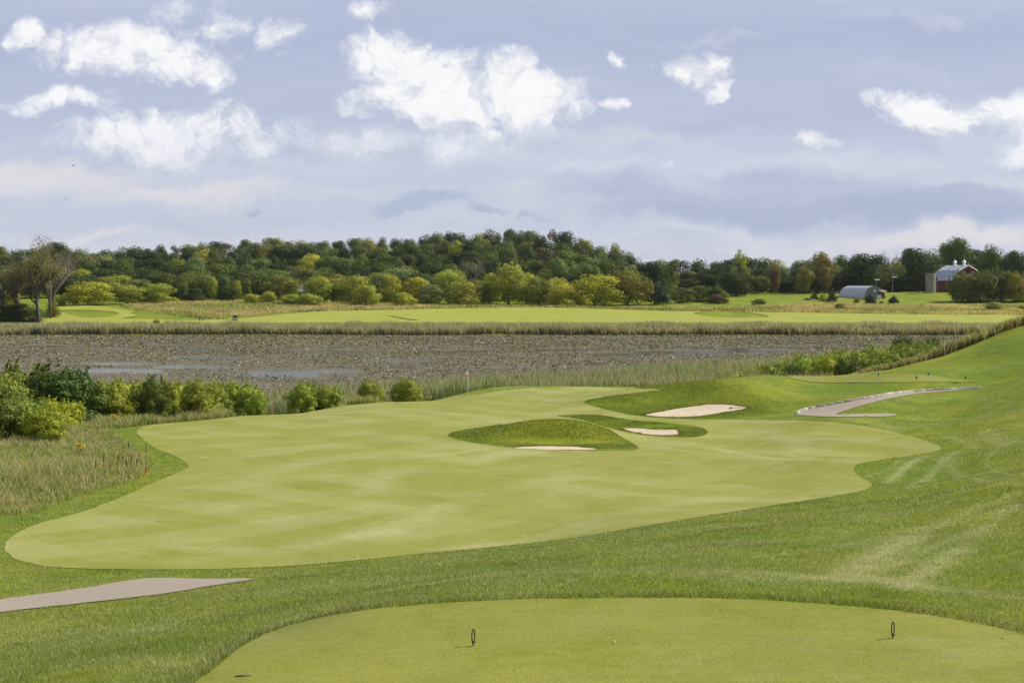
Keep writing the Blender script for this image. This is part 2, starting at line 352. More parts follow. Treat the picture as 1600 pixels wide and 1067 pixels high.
P_FFAIR = poly_px([(72,505),(78,490),(84,481),(120,477.5),(165,480),(205,486),(225,493),(290,497.5),(350,500),(420,494),(470,489),(520,486.5),(600,485.5),(680,483),(800,481),(900,482),(1000,485.5),(1100,487.5),(1250,489),(1400,491.5),(1620,493.5),(1660,506),(1500,505.5),(1000,505.2),(500,505.2)], 3)
P_FHOL = poly_px([(93,486),(130,485),(170,487),(186,491),(170,495.5),(130,496),(105,491)], 3)
P_FHOL2 = poly_px([(205,489),(260,489),(330,495),(380,497.5),(350,500),(280,501),(230,499),(190,498),(215,494)], 3)
P_FMND = poly_px([(1085,489.5),(1120,487.5),(1150,487),(1185,491),(1200,496),(1140,497),(1100,494)], 3)
P_FSTR = poly_px([(606,494),(620,495.5),(640,499),(655,501.5),(640,501.5),(622,498.5)], 3)
P_NAT = poly_px([(-150,850),(-60,818),(0,809),(50,800),(120,777),(185,757),(222,741),(233,724),(214,703),(188,688),(168,672),(190,663),(260,657),(250,640),(100,630),(-150,640)], 4)
STREAKS = [([(1325,905),(1370,870),(1430,840)], .6, 1.5), ([(1430,840),(1500,806),(1590,770)], .4, .6), ([(1415,918),(1455,885),(1500,860)], .5, 1.35), ([(1500,860),(1550,815),(1590,790)], .35, .5), ([(1380,895),(1420,872),(1470,850),(1540,822)], .3, .7), ([(1200,896),(1300,905),(1400,912),(1480,920),(1590,935)], .5, .6),
 ([(1340,895),(1380,905),(1440,918)], .5, .8), ([(1350,805),(1420,800),(1500,780)], .35, .35), ([(1385,755),(1415,728),(1445,712)], .35, .75), ([(1425,762),(1462,735),(1480,712),(1492,706)], .35, .8),
 ([(1497,706),(1485,722),(1500,742),(1545,752),(1600,757)], .35, .5), ([(1400,745),(1420,728),(1440,716)], .3, .5), ([(1130,900),(1250,905),(1330,900)], .9, .4), ([(1545,672),(1560,684),(1590,692)], .5, .5),
 ([(1480,682),(1500,688),(1530,700)], .4, .45), ([(1530,675),(1550,690),(1580,697)], .35, .4), ([(1330,655),(1375,663),(1400,672)], .8, .5), ([(960,795),(1000,792)], .4, .3), ([(1350,850),(1450,822),(1560,800),(1640,770)], .5, .45),
 ([(1240,805),(1330,793),(1400,790)], .3, .35), ([(900,895),(1100,893),(1200,896)], 1.2, .3),
 ([(1350,672),(1420,668),(1500,655),(1590,648)], .22, .5), ([(1300,640),(1380,628),(1480,622),(1580,628)], .25, .4), ([(1420,655),(1500,640),(1600,634)], .22, .45), ([(1440,700),(1500,690),(1600,684)], .2, .5),
 ([(1350,700+45),(1385,735),(1410,716)], .18, .6), ([(1560,700),(1540,720),(1560,738),(1600,744)], .18, .5), ([(1450,560),(1520,548),(1600,545)], .35, .35), ([(1480,585),(1540,570),(1600,566)], .35, .35), ([(1100,860),(1200,846),(1320,838)], .3, .4),
 ([(850,880),(950,872),(1060,868)], .3, .35), ([(1180,870),(1260,862),(1330,850)], .3, .45), ([(1500,880),(1560,870),(1600,860)], .3, .4), ([(600,905),(720,897),(800,893)], .3, .4), ([(420,925),(500,916),(600,910)], .3, .35), ([(60,1000),(150,985),(260,985)], .4, .4), ([(100,1040),(200,1030),(280,1040)], .4, .4)]
SW = [(np.array([pt(*p)[:2] for p in catmull(a, 3, False) if pt(*p) is not None]), w, k) for a, w, k in STREAKS]
FST = [([(560,835),(640,815),(700,790)], .9, .5), ([(740,725),(800,705),(860,712)], .8, .35), ([(580,715),(680,712),(760,700)], .5, .4), ([(580,770),(600,740),(640,735)], 1.0, .35), ([(400,745),(440,735),(480,725)], 1.1, .35),
 ([(860,790),(880,740),(920,735)], .9, .25), ([(1110,700),(1200,716),(1260,718)], .4, .5), ([(1200,705),(1280,718),(1340,722)], .3, .35), ([(1215,680),(1240,690),(1250,705)], .8, .35), ([(480,855),(560,838),(620,832)], .7, .4),
 ([(960,690),(1130,712),(1200,716)], .3, .4), ([(300,700),(420,690),(500,690)], .7, .25), ([(880,640),(700,645),(450,650)], .35, -.45), ([(900,634),(760,640),(640,642)], .35, -.4), ([(620,628),(640,636),(760,636),(900,632)], .3, -.4),
 ([(300,655),(450,649),(600,644),(800,644),(1000,654)], .25, .3)]
FW = [(np.array([pt(*p)[:2] for p in catmull(a, 3, False) if pt(*p) is not None]), w, k) for a, w, k in FST]
def wear(X, Y, sets=None):
    o = np.zeros(X.shape)
    m = np.where((Y > 15) & (Y < 135))[0]
    for a, w, k in (sets or SW):
        d = dist_poly(a, X[m], Y[m], False)
        o[m] += k * (.62 if not sets else 1) * np.exp(-(d / (w * (.72 if not sets else 1))) ** 2)
    return np.clip(o, -1, 1)

# ------------------------------------------------------------------ mesh helpers
def mesh_np(name, V, Fc, mat=None, parent=None, smooth=False, attrs=None):
    V = np.asarray(V, np.float32); Fc = np.asarray(Fc, np.int32)
    me = bpy.data.meshes.new(name)
    me.vertices.add(len(V)); me.vertices.foreach_set('co', V.ravel())
    k = Fc.shape[1]
    me.loops.add(Fc.size); me.loops.foreach_set('vertex_index', Fc.ravel())
    me.polygons.add(len(Fc)); me.polygons.foreach_set('loop_start', np.arange(0, Fc.size, k, dtype=np.int32))
    if smooth: me.polygons.foreach_set('use_smooth', np.ones(len(Fc), bool))
    me.update(calc_edges=True)
    for an, arr in (attrs or {}).items():
        if arr.ndim == 2:
            a = me.color_attributes.new(an, 'FLOAT_COLOR', 'POINT'); b = np.ones((len(V), 4), np.float32); b[:, :3] = arr
            a.data.foreach_set('color', b.ravel())
        else:
            a = me.attributes.new(an, 'FLOAT', 'POINT'); a.data.foreach_set('value', arr.astype(np.float32))
    if mat: me.materials.append(mat)
    o = bpy.data.objects.new(name, me); C.objects.link(o)
    if parent: o.parent = parent
    return o
def bm_obj(name, bm, mat, parent=None, smooth=False):
    me = bpy.data.meshes.new(name); bm.normal_update(); bm.to_mesh(me); bm.free()
    if smooth:
        for p in me.polygons: p.use_smooth = True
    me.materials.append(mat)
    o = bpy.data.objects.new(name, me); C.objects.link(o)
    if parent: o.parent = parent
    return o
def box(bm, c, s, rz=0, bev=0.0, M=None):
    r = bmesh.ops.create_cube(bm, size=1)
    vs = r['verts']
    bmesh.ops.scale(bm, vec=s, verts=vs)
    if bev:
        es = list({e for v in vs for e in v.link_edges})
        g = bmesh.ops.bevel(bm, geom=es, offset=bev, segments=2, affect='EDGES', profile=.6)
        vs = list({v for f in g['faces'] for v in f.verts} | {v for v in vs if v.is_valid})
        vs = [v for v in vs if v.is_valid]
    bmesh.ops.transform(bm, matrix=(M or Matrix()) @ Matrix.Translation(c) @ Matrix.Rotation(rz, 4, 'Z'), verts=vs)
def tube(bm, pts, rad, seg=8, cap=True):
    pts = [Vector(p) for p in pts]; rad = rad if hasattr(rad, '__len__') else [rad] * len(pts)
    rings = []; prev = None
    for i, p in enumerate(pts):
        d = (pts[min(i+1, len(pts)-1)] - pts[max(i-1, 0)]).normalized()
        a = prev if prev is not None else (Vector((1, 0, 0)) if abs(d.z) > .8 else Vector((0, 0, 1)))
        x = (a - d * a.dot(d)).normalized(); prev = x; y = d.cross(x)
        rings.append([bm.verts.new(p + (x * math.cos(k * 2 * math.pi / seg) + y * math.sin(k * 2 * math.pi / seg)) * rad[i]) for k in range(seg)])
    for a, b in zip(rings, rings[1:]):
        for k in range(seg): bm.faces.new((a[k], a[(k+1) % seg], b[(k+1) % seg], b[k]))
    if cap:
        bm.faces.new(rings[0][::-1]); bm.faces.new(rings[-1])
def lathe(bm, prof, seg=16, c=(0, 0, 0)):
    rings = [[bm.verts.new((c[0] + r * math.cos(k*2*math.pi/seg), c[1] + r * math.sin(k*2*math.pi/seg), c[2] + z)) for k in range(seg)] for r, z in prof]
    for a, b in zip(rings, rings[1:]):
        for k in range(seg): bm.faces.new((a[k], a[(k+1) % seg], b[(k+1) % seg], b[k]))
    bm.faces.new(rings[0][::-1]); bm.faces.new(rings[-1])
def tag(o, label=None, cat=None, group=None, kind=None):
    if label: o['label'] = label
    if cat: o['category'] = cat
    if group: o['group'] = group
    if kind: o['kind'] = kind
    return o
def empty(name, loc, rz=0, sc=(1, 1, 1)):
    o = bpy.data.objects.new(name, None); C.objects.link(o); o.location = loc; o.rotation_euler = (0, 0, rz); o.scale = sc
    o.empty_display_size = .5
    return o
def copy_tree(o, parent=None):
    c = o.copy(); C.objects.link(c)
    if parent: c.parent = parent
    for ch in list(o.children): copy_tree(ch, c)
    return c

# ------------------------------------------------------------------ materials
def mat_new(name):
    m = bpy.data.materials.new(name); m.use_nodes = True
    t = NT(m.node_tree); out = t.n('ShaderNodeOutputMaterial')
    return m, t, out
def plain(name, colr, rough=.6, metal=0, nscale=None, var=.15, spec=.5, bump=0.0, stretch=(1, 1, 1)):
    m, t, out = mat_new(name)
    b = t.n('ShaderNodeBsdfPrincipled'); t.l(b.outputs[0], out.inputs[0])
    b.inputs['Roughness'].default_value = rough; b.inputs['Metallic'].default_value = metal; b.inputs['Specular IOR Level'].default_value = spec
    tc = t.n('ShaderNodeTexCoord').outputs['Object']
    n = t.noise(t.mapping(tc, stretch), nscale or 3, 5, .6)
    dk = tuple(c * (1 - var) for c in colr); lt = tuple(min(1, c * (1 + var)) for c in colr)
    t.l(t.mix(t.ramp(n, .3, .7), dk, lt), b.inputs['Base Color'])
    if bump:
        bp = t.n('ShaderNodeBump', inp={'Strength': bump, 'Distance': .05, 'Height': n}); t.l(bp.outputs[0], b.inputs['Normal'])
    return m
def turf(name, c1, c2, c3, dry, pale, lush, fine=9.0, bump=.5, bdist=.03, mow=0.0, rough=.75, bigmix=.5):
    """mown grass: patches, blade-sized grain, dry wear from the mesh"""
    m, t, out = mat_new(name)
    g = t.n('ShaderNodeNewGeometry').outputs['Position']
    big = t.noise(g, .09, 4, .55, .5); mid = t.noise(g, .7, 5, .6, .3)
    mid2 = t.noise(t.mapping(g, (1, 1, 1), loc=(31, 7, 0)), 2.6, 4, .65)
    fn = t.noise(g, fine, 3, .7); fn2 = t.noise(t.mapping(g, (1, .45, 1)), fine * 2.6, 2, .7)
    col = t.mix(t.math('MULTIPLY', t.ramp(big, .35, .65), bigmix), c1, c2)
    col = t.mix(t.math('MULTIPLY', t.ramp(mid, .40, .72), .55), col, c3)
    col = t.mix(t.math('MULTIPLY', t.ramp(mid2, .5, .75), .3), col, c2)
    pn = t.noise(t.mapping(g, (1, .8, 1), loc=(11, 50, 0)), .33, 6, .66, .6)
    pn2 = t.noise(t.mapping(g, (.55, 1, 1), loc=(5, 3, 0)), 1.9, 6, .7, .4)
    col = t.mix(t.math('MULTIPLY', t.ramp(t.math('ADD', t.math('MULTIPLY', pn, .6), t.math('MULTIPLY', pn2, .4)), .50, .66), .62), col, pale)  # grey-green glint of the grass, mixed into its colour in patches
    ln = t.noise(t.mapping(g, (1, 1, 1), loc=(70, 21, 0)), .42, 5, .62, .5)
    col = t.mix(t.math('MULTIPLY', t.ramp(t.math('ADD', t.math('MULTIPLY', ln, .65), t.math('MULTIPLY', pn2, .35)), .50, .66), .7), col, lush)
    if mow:
        for ang, loc in ((.65, 0), (-.75, 4)):
            wv = t.n('ShaderNodeTexWave', wave_type='BANDS', bands_direction='X')
            t.l(t.mapping(g, (1, 1, 1), (0, 0, ang), (loc, 0, 0)), wv.inputs[0])
            wv.inputs['Scale'].default_value = .062; wv.inputs['Distortion'].default_value = 2.6; wv.inputs['Detail'].default_value = 2
            wv.inputs['Detail Scale'].default_value = .6
            k = t.math('MULTIPLY', t.math('MULTIPLY', t.ramp(wv.outputs[1], .35, .65), t.ramp(t.noise(t.mapping(g, loc=(loc * 9, 3, 0)), .12, 3), .42, .62)), mow)
            col = t.mix(k, col, dry)
    at = t.n('ShaderNodeAttribute', attribute_name='wear').outputs['Fac']
    kk = t.math('MULTIPLY', t.math('MAXIMUM', at, 0.0), t.ramp(t.math('ADD', mid2, t.math('MULTIPLY', fn, .4)), .45, .85, .25, 1.0), clamp=True)
    col = t.mix(kk, col, dry)
    neg = t.math('MULTIPLY', t.math('MAXIMUM', t.math('MULTIPLY', at, -1.0), 0.0), .8, clamp=True)
    col = t.mix(neg, col, tuple(c * .6 for c in c1))
    gr = t.math('ADD', t.math('MULTIPLY', t.math('SUBTRACT', fn, .5), .9), t.math('MULTIPLY', t.math('SUBTRACT', fn2, .5), .8))
    s1 = t.noise(t.mapping(g, (.35, 2.2, 1)), 2.4, 5, .7); s2 = t.noise(t.mapping(g, (1, 1.6, 1), (0, 0, .5)), 5.5, 4, .75)
    gr = t.math('ADD', gr, t.math('ADD', t.math('MULTIPLY', t.math('SUBTRACT', s1, .5), .34), t.math('MULTIPLY', t.math('SUBTRACT', s2, .5), .30)))
    gr = t.math('ADD', gr, 1.0)
    col = t.mix(1.0, col, t.n('ShaderNodeCombineColor', inp={0: gr, 1: gr, 2: gr}).outputs[0], 'MULTIPLY')
    b = t.n('ShaderNodeBsdfPrincipled'); t.l(b.outputs[0], out.inputs[0]); t.l(col, b.inputs['Base Color'])
    b.inputs['Roughness'].default_value = rough; b.inputs['Specular IOR Level'].default_value = .08
    bp = t.n('ShaderNodeBump', inp={'Strength': bump, 'Distance': bdist, 'Height': t.math('ADD', fn, t.math('MULTIPLY', fn2, .6))})
    t.l(bp.outputs[0], b.inputs['Normal'])
    return m
def veg(name, transl=.35, use_obj=True, rough=.55, tint=(1, 1, 1), spec=.3, puff=0):
    m, t, out = mat_new(name)
    a = t.n('ShaderNodeAttribute', attribute_name='Col').outputs['Color']
    col = a
    if use_obj:
        oi = t.n('ShaderNodeObjectInfo'); col = t.mix(1.0, a, oi.outputs['Color'], 'MULTIPLY')
    col = t.mix(1.0, col, tint, 'MULTIPLY')
    b = t.n('ShaderNodeBsdfPrincipled'); t.l(col, b.inputs['Base Color']); b.inputs['Roughness'].default_value = rough
    b.inputs['Specular IOR Level'].default_value = spec
    if puff:
        pv = t.n('ShaderNodeVectorTransform', vector_type='NORMAL', convert_from='OBJECT', convert_to='WORLD'); t.l(t.n('ShaderNodeAttribute', attribute_name='Puff').outputs['Vector'], pv.inputs[0])
        gn = t.n('ShaderNodeNewGeometry').outputs['Normal']
        nv = t.vm('NORMALIZE', t.vm('ADD', t.vm('SCALE', gn), t.vm('SCALE', pv.outputs[0])))
        for nd in (x for x in t.nt.nodes if x.type == 'VECT_MATH' and x.operation == 'SCALE'): nd.inputs['Scale'].default_value = puff if nd.inputs[0].links[0].from_node == pv else 1 - puff
        t.l(nv, b.inputs['Normal'])
    tr = t.n('ShaderNodeBsdfTranslucent'); t.l(t.mix(1.0, col, (1.15, 1.1, .6), 'MULTIPLY'), tr.inputs[0])
    mx = t.n('ShaderNodeMixShader', inp={0: transl}); t.l(b.outputs[0], mx.inputs[1]); t.l(tr.outputs[0], mx.inputs[2])
    t.l(mx.outputs[0], out.inputs[0])
    return m
M_ROUGH = turf('rough_turf', (.125,.178,.010), (.230,.240,.018), (.066,.118,.006), (.36,.36,.17), (.170,.215,.045), (.085,.145,.004), fine=7, bump=1.0, bdist=.06, bigmix=.75)
M_FAIR = turf('fairway_turf', (.202,.215,.038), (.232,.234,.050), (.170,.198,.030), (.36,.355,.17), (.285,.275,.115), (.165,.188,.018), fine=14, bump=.45, bdist=.016, mow=.2, bigmix=.8)
M_TEE = turf('tee_turf', (.172,.185,.028), (.212,.212,.040), (.138,.166,.020), (.30,.30,.11), (.220,.228,.078), (.140,.168,.010), fine=22, bump=.6, bdist=.012, mow=.1, bigmix=.7)
M_FFAIR = turf('far_turf', (.25,.265,.036), (.32,.315,.070), (.205,.245,.030), (.40,.43,.21), (.30,.30,.09), (.19,.24,.02), fine=2, bump=.2, bdist=.02)
M_SAND = plain('pale_sand', (.48,.40,.285), .95, nscale=3.5, var=.12, bump=1.0, spec=.05)
M_PATH = plain('path_gravel', (.275,.235,.185), .95, nscale=9, var=.1, bump=.3, spec=.1)
M_LEAF = veg('leaf_foliage', .2, puff=.45, spec=.1)
M_LEAF2 = veg('sparse_leaf', .35)
M_BLADE = veg('grass_blades', .42, use_obj=False)
M_TURFB = veg('turf_blades', .40, use_obj=False, rough=.5, spec=.25)
M_BARK = plain('bark', (.075,.06,.045), .95, nscale=4, var=.4, bump=.6, stretch=(3, 3, .5))
M_DEAD = plain('dead_wood', (.16,.13,.10), .95, nscale=4, var=.3)

# ------------------------------------------------------------------ ground
def build_ground():
    lim = R(26)
    ths = np.concatenate([np.linspace(-math.pi, -lim, 60)[:-1], np.linspace(-lim, lim, 440), np.linspace(lim, math.pi, 60)[1:-1]])
    rs = [3.0]
    while rs[-1] < 900: rs.append(rs[-1] * (1.0085 if rs[-1] < 160 else 1.012))
    rs = np.array(rs + [1100, 1350, 1600])
    T, Q = np.meshgrid(ths, rs); X = (Q * np.sin(T)).ravel(); Y = (Q * np.cos(T)).ravel()
    Z = height(X, Y)
    nt, nr = len(ths), len(rs)
    i, j = np.meshgrid(np.arange(nt), np.arange(nr - 1)); i2 = (i + 1) % nt
    Fc = np.stack([j*nt+i, j*nt+i2, (j+1)*nt+i2, (j+1)*nt+i], -1).reshape(-1, 4)[:, ::-1]
    V = np.stack([X, Y, Z], -1)
    V = np.vstack([V, [[0, 0, h1(0, .1)]]])
    o = mesh_np('ground', V, Fc, M_ROUGH, smooth=True, attrs={'wear': np.append(wear(X, Y), 0)})
    bm = bmesh.new(); bm.from_mesh(o.data); bm.verts.ensure_lookup_table()
    for k in range(nt): bm.faces.new((bm.verts[len(V)-1], bm.verts[(k+1) % nt], bm.verts[k]))
    bmesh.ops.recalc_face_normals(bm, faces=bm.faces[-nt:])
    bm.to_mesh(o.data); bm.free()
    tag(o, kind='structure')
    return X, Y
GX, GY = build_ground()
def ragged(poly, amp, step):
    out = []; n = len(poly)
    for i in range(n):
        a, b = poly[i], poly[(i+1) % n]; L = np.hypot(*(b - a)); k = max(1, int(L / step)); nr = np.array([-(b-a)[1], (b-a)[0]]) / (L + 1e-9)
        for q in range(k): out.append(a + (b - a) * q / k + nr * RNG.normal(0, amp))
    return np.array(out)
def sheet(name, poly, mat, off, holes=(), sets=None, thin=1):
    m = inside(poly, GX, GY)
    for h in holes: m &= ~inside(h, GX, GY)
    k = np.where(m)[0][::thin]
    # keep interior points off the outline
    k = k[dist_poly(poly, GX[k], GY[k]) > .06]
    for h in holes: k = k[dist_poly(h, GX[k], GY[k]) > .06]
    pts = [Vector((float(a), float(b))) for a, b in poly]; faces = [list(range(len(poly)))]
    n0 = len(pts)
    hl = []
    for h in holes:
        hl.append((len(pts), len(h))); pts += [Vector((float(a), float(b))) for a, b in h]
    edges = []
    for s, n in [(0, n0)] + hl: edges += [(s + i, s + (i+1) % n) for i in range(n)]
    pts += [Vector((float(GX[q]), float(GY[q]))) for q in k]
    vs, es, fs, _, _, _ = delaunay_2d_cdt(pts, edges, [], 0, 1e-5)
    V = np.array([(v.x, v.y) for v in vs]); Fc = np.array([f for f in fs if len(f) == 3])
    c = V[Fc].mean(1)
    ok = inside(poly, c[:,0], c[:,1])
    for h in holes: ok &= ~inside(h, c[:,0], c[:,1])
    Fc = Fc[ok]
    Z = height(V[:,0], V[:,1]) + off
    a = V[Fc]; cr = (a[:,1,0]-a[:,0,0])*(a[:,2,1]-a[:,0,1]) - (a[:,1,1]-a[:,0,1])*(a[:,2,0]-a[:,0,0])
    Fc = np.where((cr < 0)[:, None], Fc[:, ::-1], Fc)
    o = mesh_np(name, np.column_stack([V, Z]), Fc, mat, smooth=True, attrs={'wear': wear(V[:,0], V[:,1], sets)} if sets else None)
    tag(o, kind='structure')
    return o
sheet('fairway', ragged(P_FAIR, .025, .3), M_FAIR, .014, [P_MND, P_SWO], FW)
sheet('tee_ground', ragged(P_TEE, .015, .15), M_TEE, .010)
sheet('far_tee_ground', P_TEE2, M_TEE, .04)
for p in P_SAND: sheet('bunker_sand', ragged(p, .08, .35), M_SAND, .018)
sheet('cart_path', ragged(P_PATH1, .025, .2), M_PATH, .025)
sheet('cart_path', ragged(P_PATH2, .035, .3), M_PATH, .03)
sheet('far_fairway', P_FFAIR, M_FFAIR, .14, [P_FHOL, P_FHOL2, P_FMND, P_FSTR])

# pond
def build_water():
    m, t, out = mat_new('pond_water')
    g = t.n('ShaderNodeNewGeometry').outputs['Position']
    b = t.n('ShaderNodeBsdfPrincipled')
    b.inputs['Base Color'].default_value = (.02, .022, .018, 1); b.inputs['Roughness'].default_value = .06; b.inputs['IOR'].default_value = 1.33
    n = t.noise(t.mapping(g, (1, 2, 1)), 1.6, 4, .6)
    bp = t.n('ShaderNodeBump', inp={'Strength': .3, 'Distance': .03, 'Height': n}); t.l(bp.outputs[0], b.inputs['Normal'])
    # floating duckweed and submerged mats
    d = t.n('ShaderNodeBsdfPrincipled'); d.inputs['Roughness'].default_value = .9; d.inputs['Specular IOR Level'].default_value = .08
    c = t.mix(t.noise(g, .6, 4, .7), (.085,.076,.046), (.165,.145,.105)); t.l(c, d.inputs['Base Color'])
    at = t.n('ShaderNodeAttribute', attribute_name='open').outputs['Fac']
    k = t.ramp(t.math('ADD', t.noise(t.mapping(g, (.35, 1, 1)), .35, 6, .7), t.math('MULTIPLY', at, -.6)), .32, .41, 0, .95)
    mx = t.n('ShaderNodeMixShader', inp={0: k}); t.l(b.outputs[0], mx.inputs[1]); t.l(d.outputs[0], mx.inputs[2]); t.l(mx.outputs[0], out.inputs[0])
    xs = np.linspace(-420, 420, 421); ys = np.linspace(100, 375, 276)
    X, Y = np.meshgrid(xs, ys); X = X.ravel(); Y = Y.ravel(); n_ = len(xs)
    i, j = np.meshgrid(np.arange(n_-1), np.arange(len(ys)-1))
    Fc = np.stack([j*n_+i, j*n_+i+1, (j+1)*n_+i+1, (j+1)*n_+i], -1).reshape(-1, 4)
    o = mesh_np('pond_water', np.column_stack([X, Y, np.zeros(len(X))]), Fc, m, attrs={'open': open_water(X, Y)})
    tag(o, kind='structure')
OPEN = [(315,547,34,2.0),(520,550.5,85,1.7),(700,549.5,40,1),(740,549,30,1),(90,541.5,50,.8),(150,546,60,.9),(255,541,30,.8),(640,566,50,1.2),(880,547,35,.9),(960,554,45,1.2),(1145,546,22,1.4),(1060,551,60,1.6),
        (190,569,45,1.4),(440,585,50,2.5),(300,574,50,1.5),(1180,549,40,1.0),(520,581,40,1.4),(190,580,60,2),(1250,543,40,1.0),(330,560,60,1.2)]
def open_water(X, Y):
    u = 800 + F * X / Y; v = 449 + F * CAMZ / Y; o = np.zeros(X.shape)
    for (a, b, c, d) in OPEN:
        o = np.maximum(o, 1.6 * np.exp(-(((u - a) / c) ** 4 + ((v - b - .01 * (u - a)) / (d * 1.25)) ** 2)))
    return np.clip(o, 0, 1)
build_water()

# ------------------------------------------------------------------ blades
def blades(name, P, H, W, lean, col, tipcol=None, mat=None, segs=1, az=None):
    """one ribbon of 1 (triangle) or 2 segments per blade; colours per vertex"""
    n = len(P); th = RNG.uniform(0, 2*math.pi, n) if az is None else az
    dx, dy = np.cos(th), np.sin(th)
    la = RNG.uniform(0, 2*math.pi, n); lx, ly = np.cos(la) * lean * H, np.sin(la) * lean * H
    def row(f, w):
        c = P.copy(); c[:,0] += lx * f * f; c[:,1] += ly * f * f; c[:,2] += H * f
        off = np.column_stack([dx * w / 2, dy * w / 2, np.zeros(n)])
        return c - off, c + off
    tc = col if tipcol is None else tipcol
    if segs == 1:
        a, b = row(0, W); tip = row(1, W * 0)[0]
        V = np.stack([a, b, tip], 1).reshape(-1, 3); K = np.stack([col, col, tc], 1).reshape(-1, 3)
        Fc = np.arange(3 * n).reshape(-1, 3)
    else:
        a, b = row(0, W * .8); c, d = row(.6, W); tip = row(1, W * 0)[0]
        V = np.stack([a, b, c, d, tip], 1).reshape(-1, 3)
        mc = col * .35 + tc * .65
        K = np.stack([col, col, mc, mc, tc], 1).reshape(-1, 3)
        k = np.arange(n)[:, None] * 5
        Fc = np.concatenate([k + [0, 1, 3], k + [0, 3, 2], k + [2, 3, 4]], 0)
    o = mesh_np(name, V, Fc, mat or M_BLADE, attrs={'Col': K})
    return o
def cvar(n, base, amt=.25, hue=.12):
    b = np.array(base)[None] * RNG.uniform(1 - amt, 1 + amt, (n, 1)) * (1 + RNG.uniform(-hue, hue, (n, 3)))
    return np.clip(b, 0, 1)
def pick(n, opts):
    """colours chosen among weighted bases"""
    w = np.array([o[0] for o in opts], float); w /= w.sum(); k = RNG.choice(len(opts), n, p=w)
    return np.array([o[1] for o in opts])[k] * RNG.uniform(.72, 1.28, (n, 1)) * (1 + RNG.uniform(-.08, .08, (n, 3)))
def wedge(n, s0, s1, d0, d1, power=1.0):
    """random ground points in a wedge; power 1 = even per area, 0 = even per distance/size, -1 = more near"""
    q = RNG.uniform(0, 1, n)
    e = power + 1
    D = (d0**e + q * (d1**e - d0**e)) ** (1 / e) if abs(e) > 1e-6 else d0 * (d1 / d0) ** q
    s = RNG.uniform(s0, s1, n)
    return s * D, D
def vnoise(X, Y, sc, seed=0):
    r = np.random.default_rng(seed); T = r.uniform(0, 1, (64, 64))
    x = X * sc; y = Y * sc; i = np.floor(x).astype(int); j = np.floor(y).astype(int); fx = x - i; fy = y - j
    fx = fx*fx*(3-2*fx); fy = fy*fy*(3-2*fy)
    g = lambda a, b: T[a % 64, b % 64]
    return (g(i,j)*(1-fx)+g(i+1,j)*fx)*(1-fy) + (g(i,j+1)*(1-fx)+g(i+1,j+1)*fx)*fy

def rough_grass():
    N = 1500000
    X, Y = wedge(N, -.40, .40, 16.5, 140, -1.0)
    k = RNG.uniform(0, 1, N) < np.clip((140 - Y) / 60, 0, 1)
    for p in [P_FAIR, P_TEE, P_PATH1, P_PATH2, P_NAT] + P_SAND:
        ins = inside(p, X, Y)
        if p is P_FAIR: ins &= ~(inside(P_MND, X, Y) | inside(P_SWO, X, Y))
        k &= ~ins
    X = X[k]; Y = Y[k]; n = len(X)
    P = np.column_stack([X, Y, height(X, Y) - .01])
    wr = np.clip(wear(X, Y), 0, 1)
    H = RNG.uniform(.035, .065, n) * (1 + .35 * vnoise(X, Y, 1.5, 2)); W = .0058 * (Y / 20) * RNG.uniform(.6, 1.4, n)
    nb = np.clip(.45 * vnoise(X, Y, .28, 3) + .35 * vnoise(X, Y, .9, 4) + .35 * vnoise(X, Y, 3.3, 5) - .08, 0, 1)
    nb = nb * nb * (3 - 2 * nb)
    base = np.array([.095,.160,.008])[None] * (1 - nb[:, None]) + np.array([.250,.280,.026])[None] * nb[:, None]
    br = np.clip((vnoise(X, Y, .45, 81) * .65 + vnoise(X, Y, 2.7, 82) * .35 - .54) * 5, 0, .45)[:, None]; base = base * (1 - br) + np.array([.225,.205,.06])[None] * br
    lu = np.clip((vnoise(X, Y, .36, 83) * .7 + vnoise(X, Y, 1.9, 84) * .3 - .55) * 5, 0, .75)[:, None]; base = base * (1 - lu) + np.array([.085,.155,.002])[None] * lu
    dk = np.clip(1.2 - dist_poly(P_TEE, X, Y) / .45, 0, 1); H = H * (1 + .9 * dk); base = base * (1 - .35 * dk[:, None])  # tee collar: taller blades, with its shadow band darkened into their colour
    base = base * RNG.uniform(.5, 1.6, (n, 1))
    w2 = np.clip(wr * RNG.uniform(.2, 1.2, n) * (.35 + 1.2 * vnoise(X, Y, 1.6, 66)), 0, 1)[:, None]
    st = (RNG.uniform(0, 1, n) < .10 + .25 * vnoise(X, Y, .6, 77) ** 1.5)[:, None]  # scattered blades that get a whitish glint as their colour
    gp = np.clip(vnoise(X, Y, .5, 78) * 1.6 - .6 + .5 * vnoise(X, Y, 2.1, 79), 0, 1)[:, None] * .55
    base = base * (1 - gp) + np.array([.21,.255,.095])[None] * RNG.uniform(.5, 1.5, (n, 1)) * gp  # sky sheen on the blades, painted as grey-green patches
    base = base * (1 - w2) + np.array([.42,.42,.24])[None] * w2
    base = np.where(st, np.array([.56,.56,.32])[None] * RNG.uniform(.5, 1.2, (n, 1)), base)
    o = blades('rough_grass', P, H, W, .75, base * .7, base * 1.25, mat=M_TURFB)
    tag(o, 'tufted mown rough grass around the tee and on the near slope', 'grass', kind='stuff')
rough_grass()
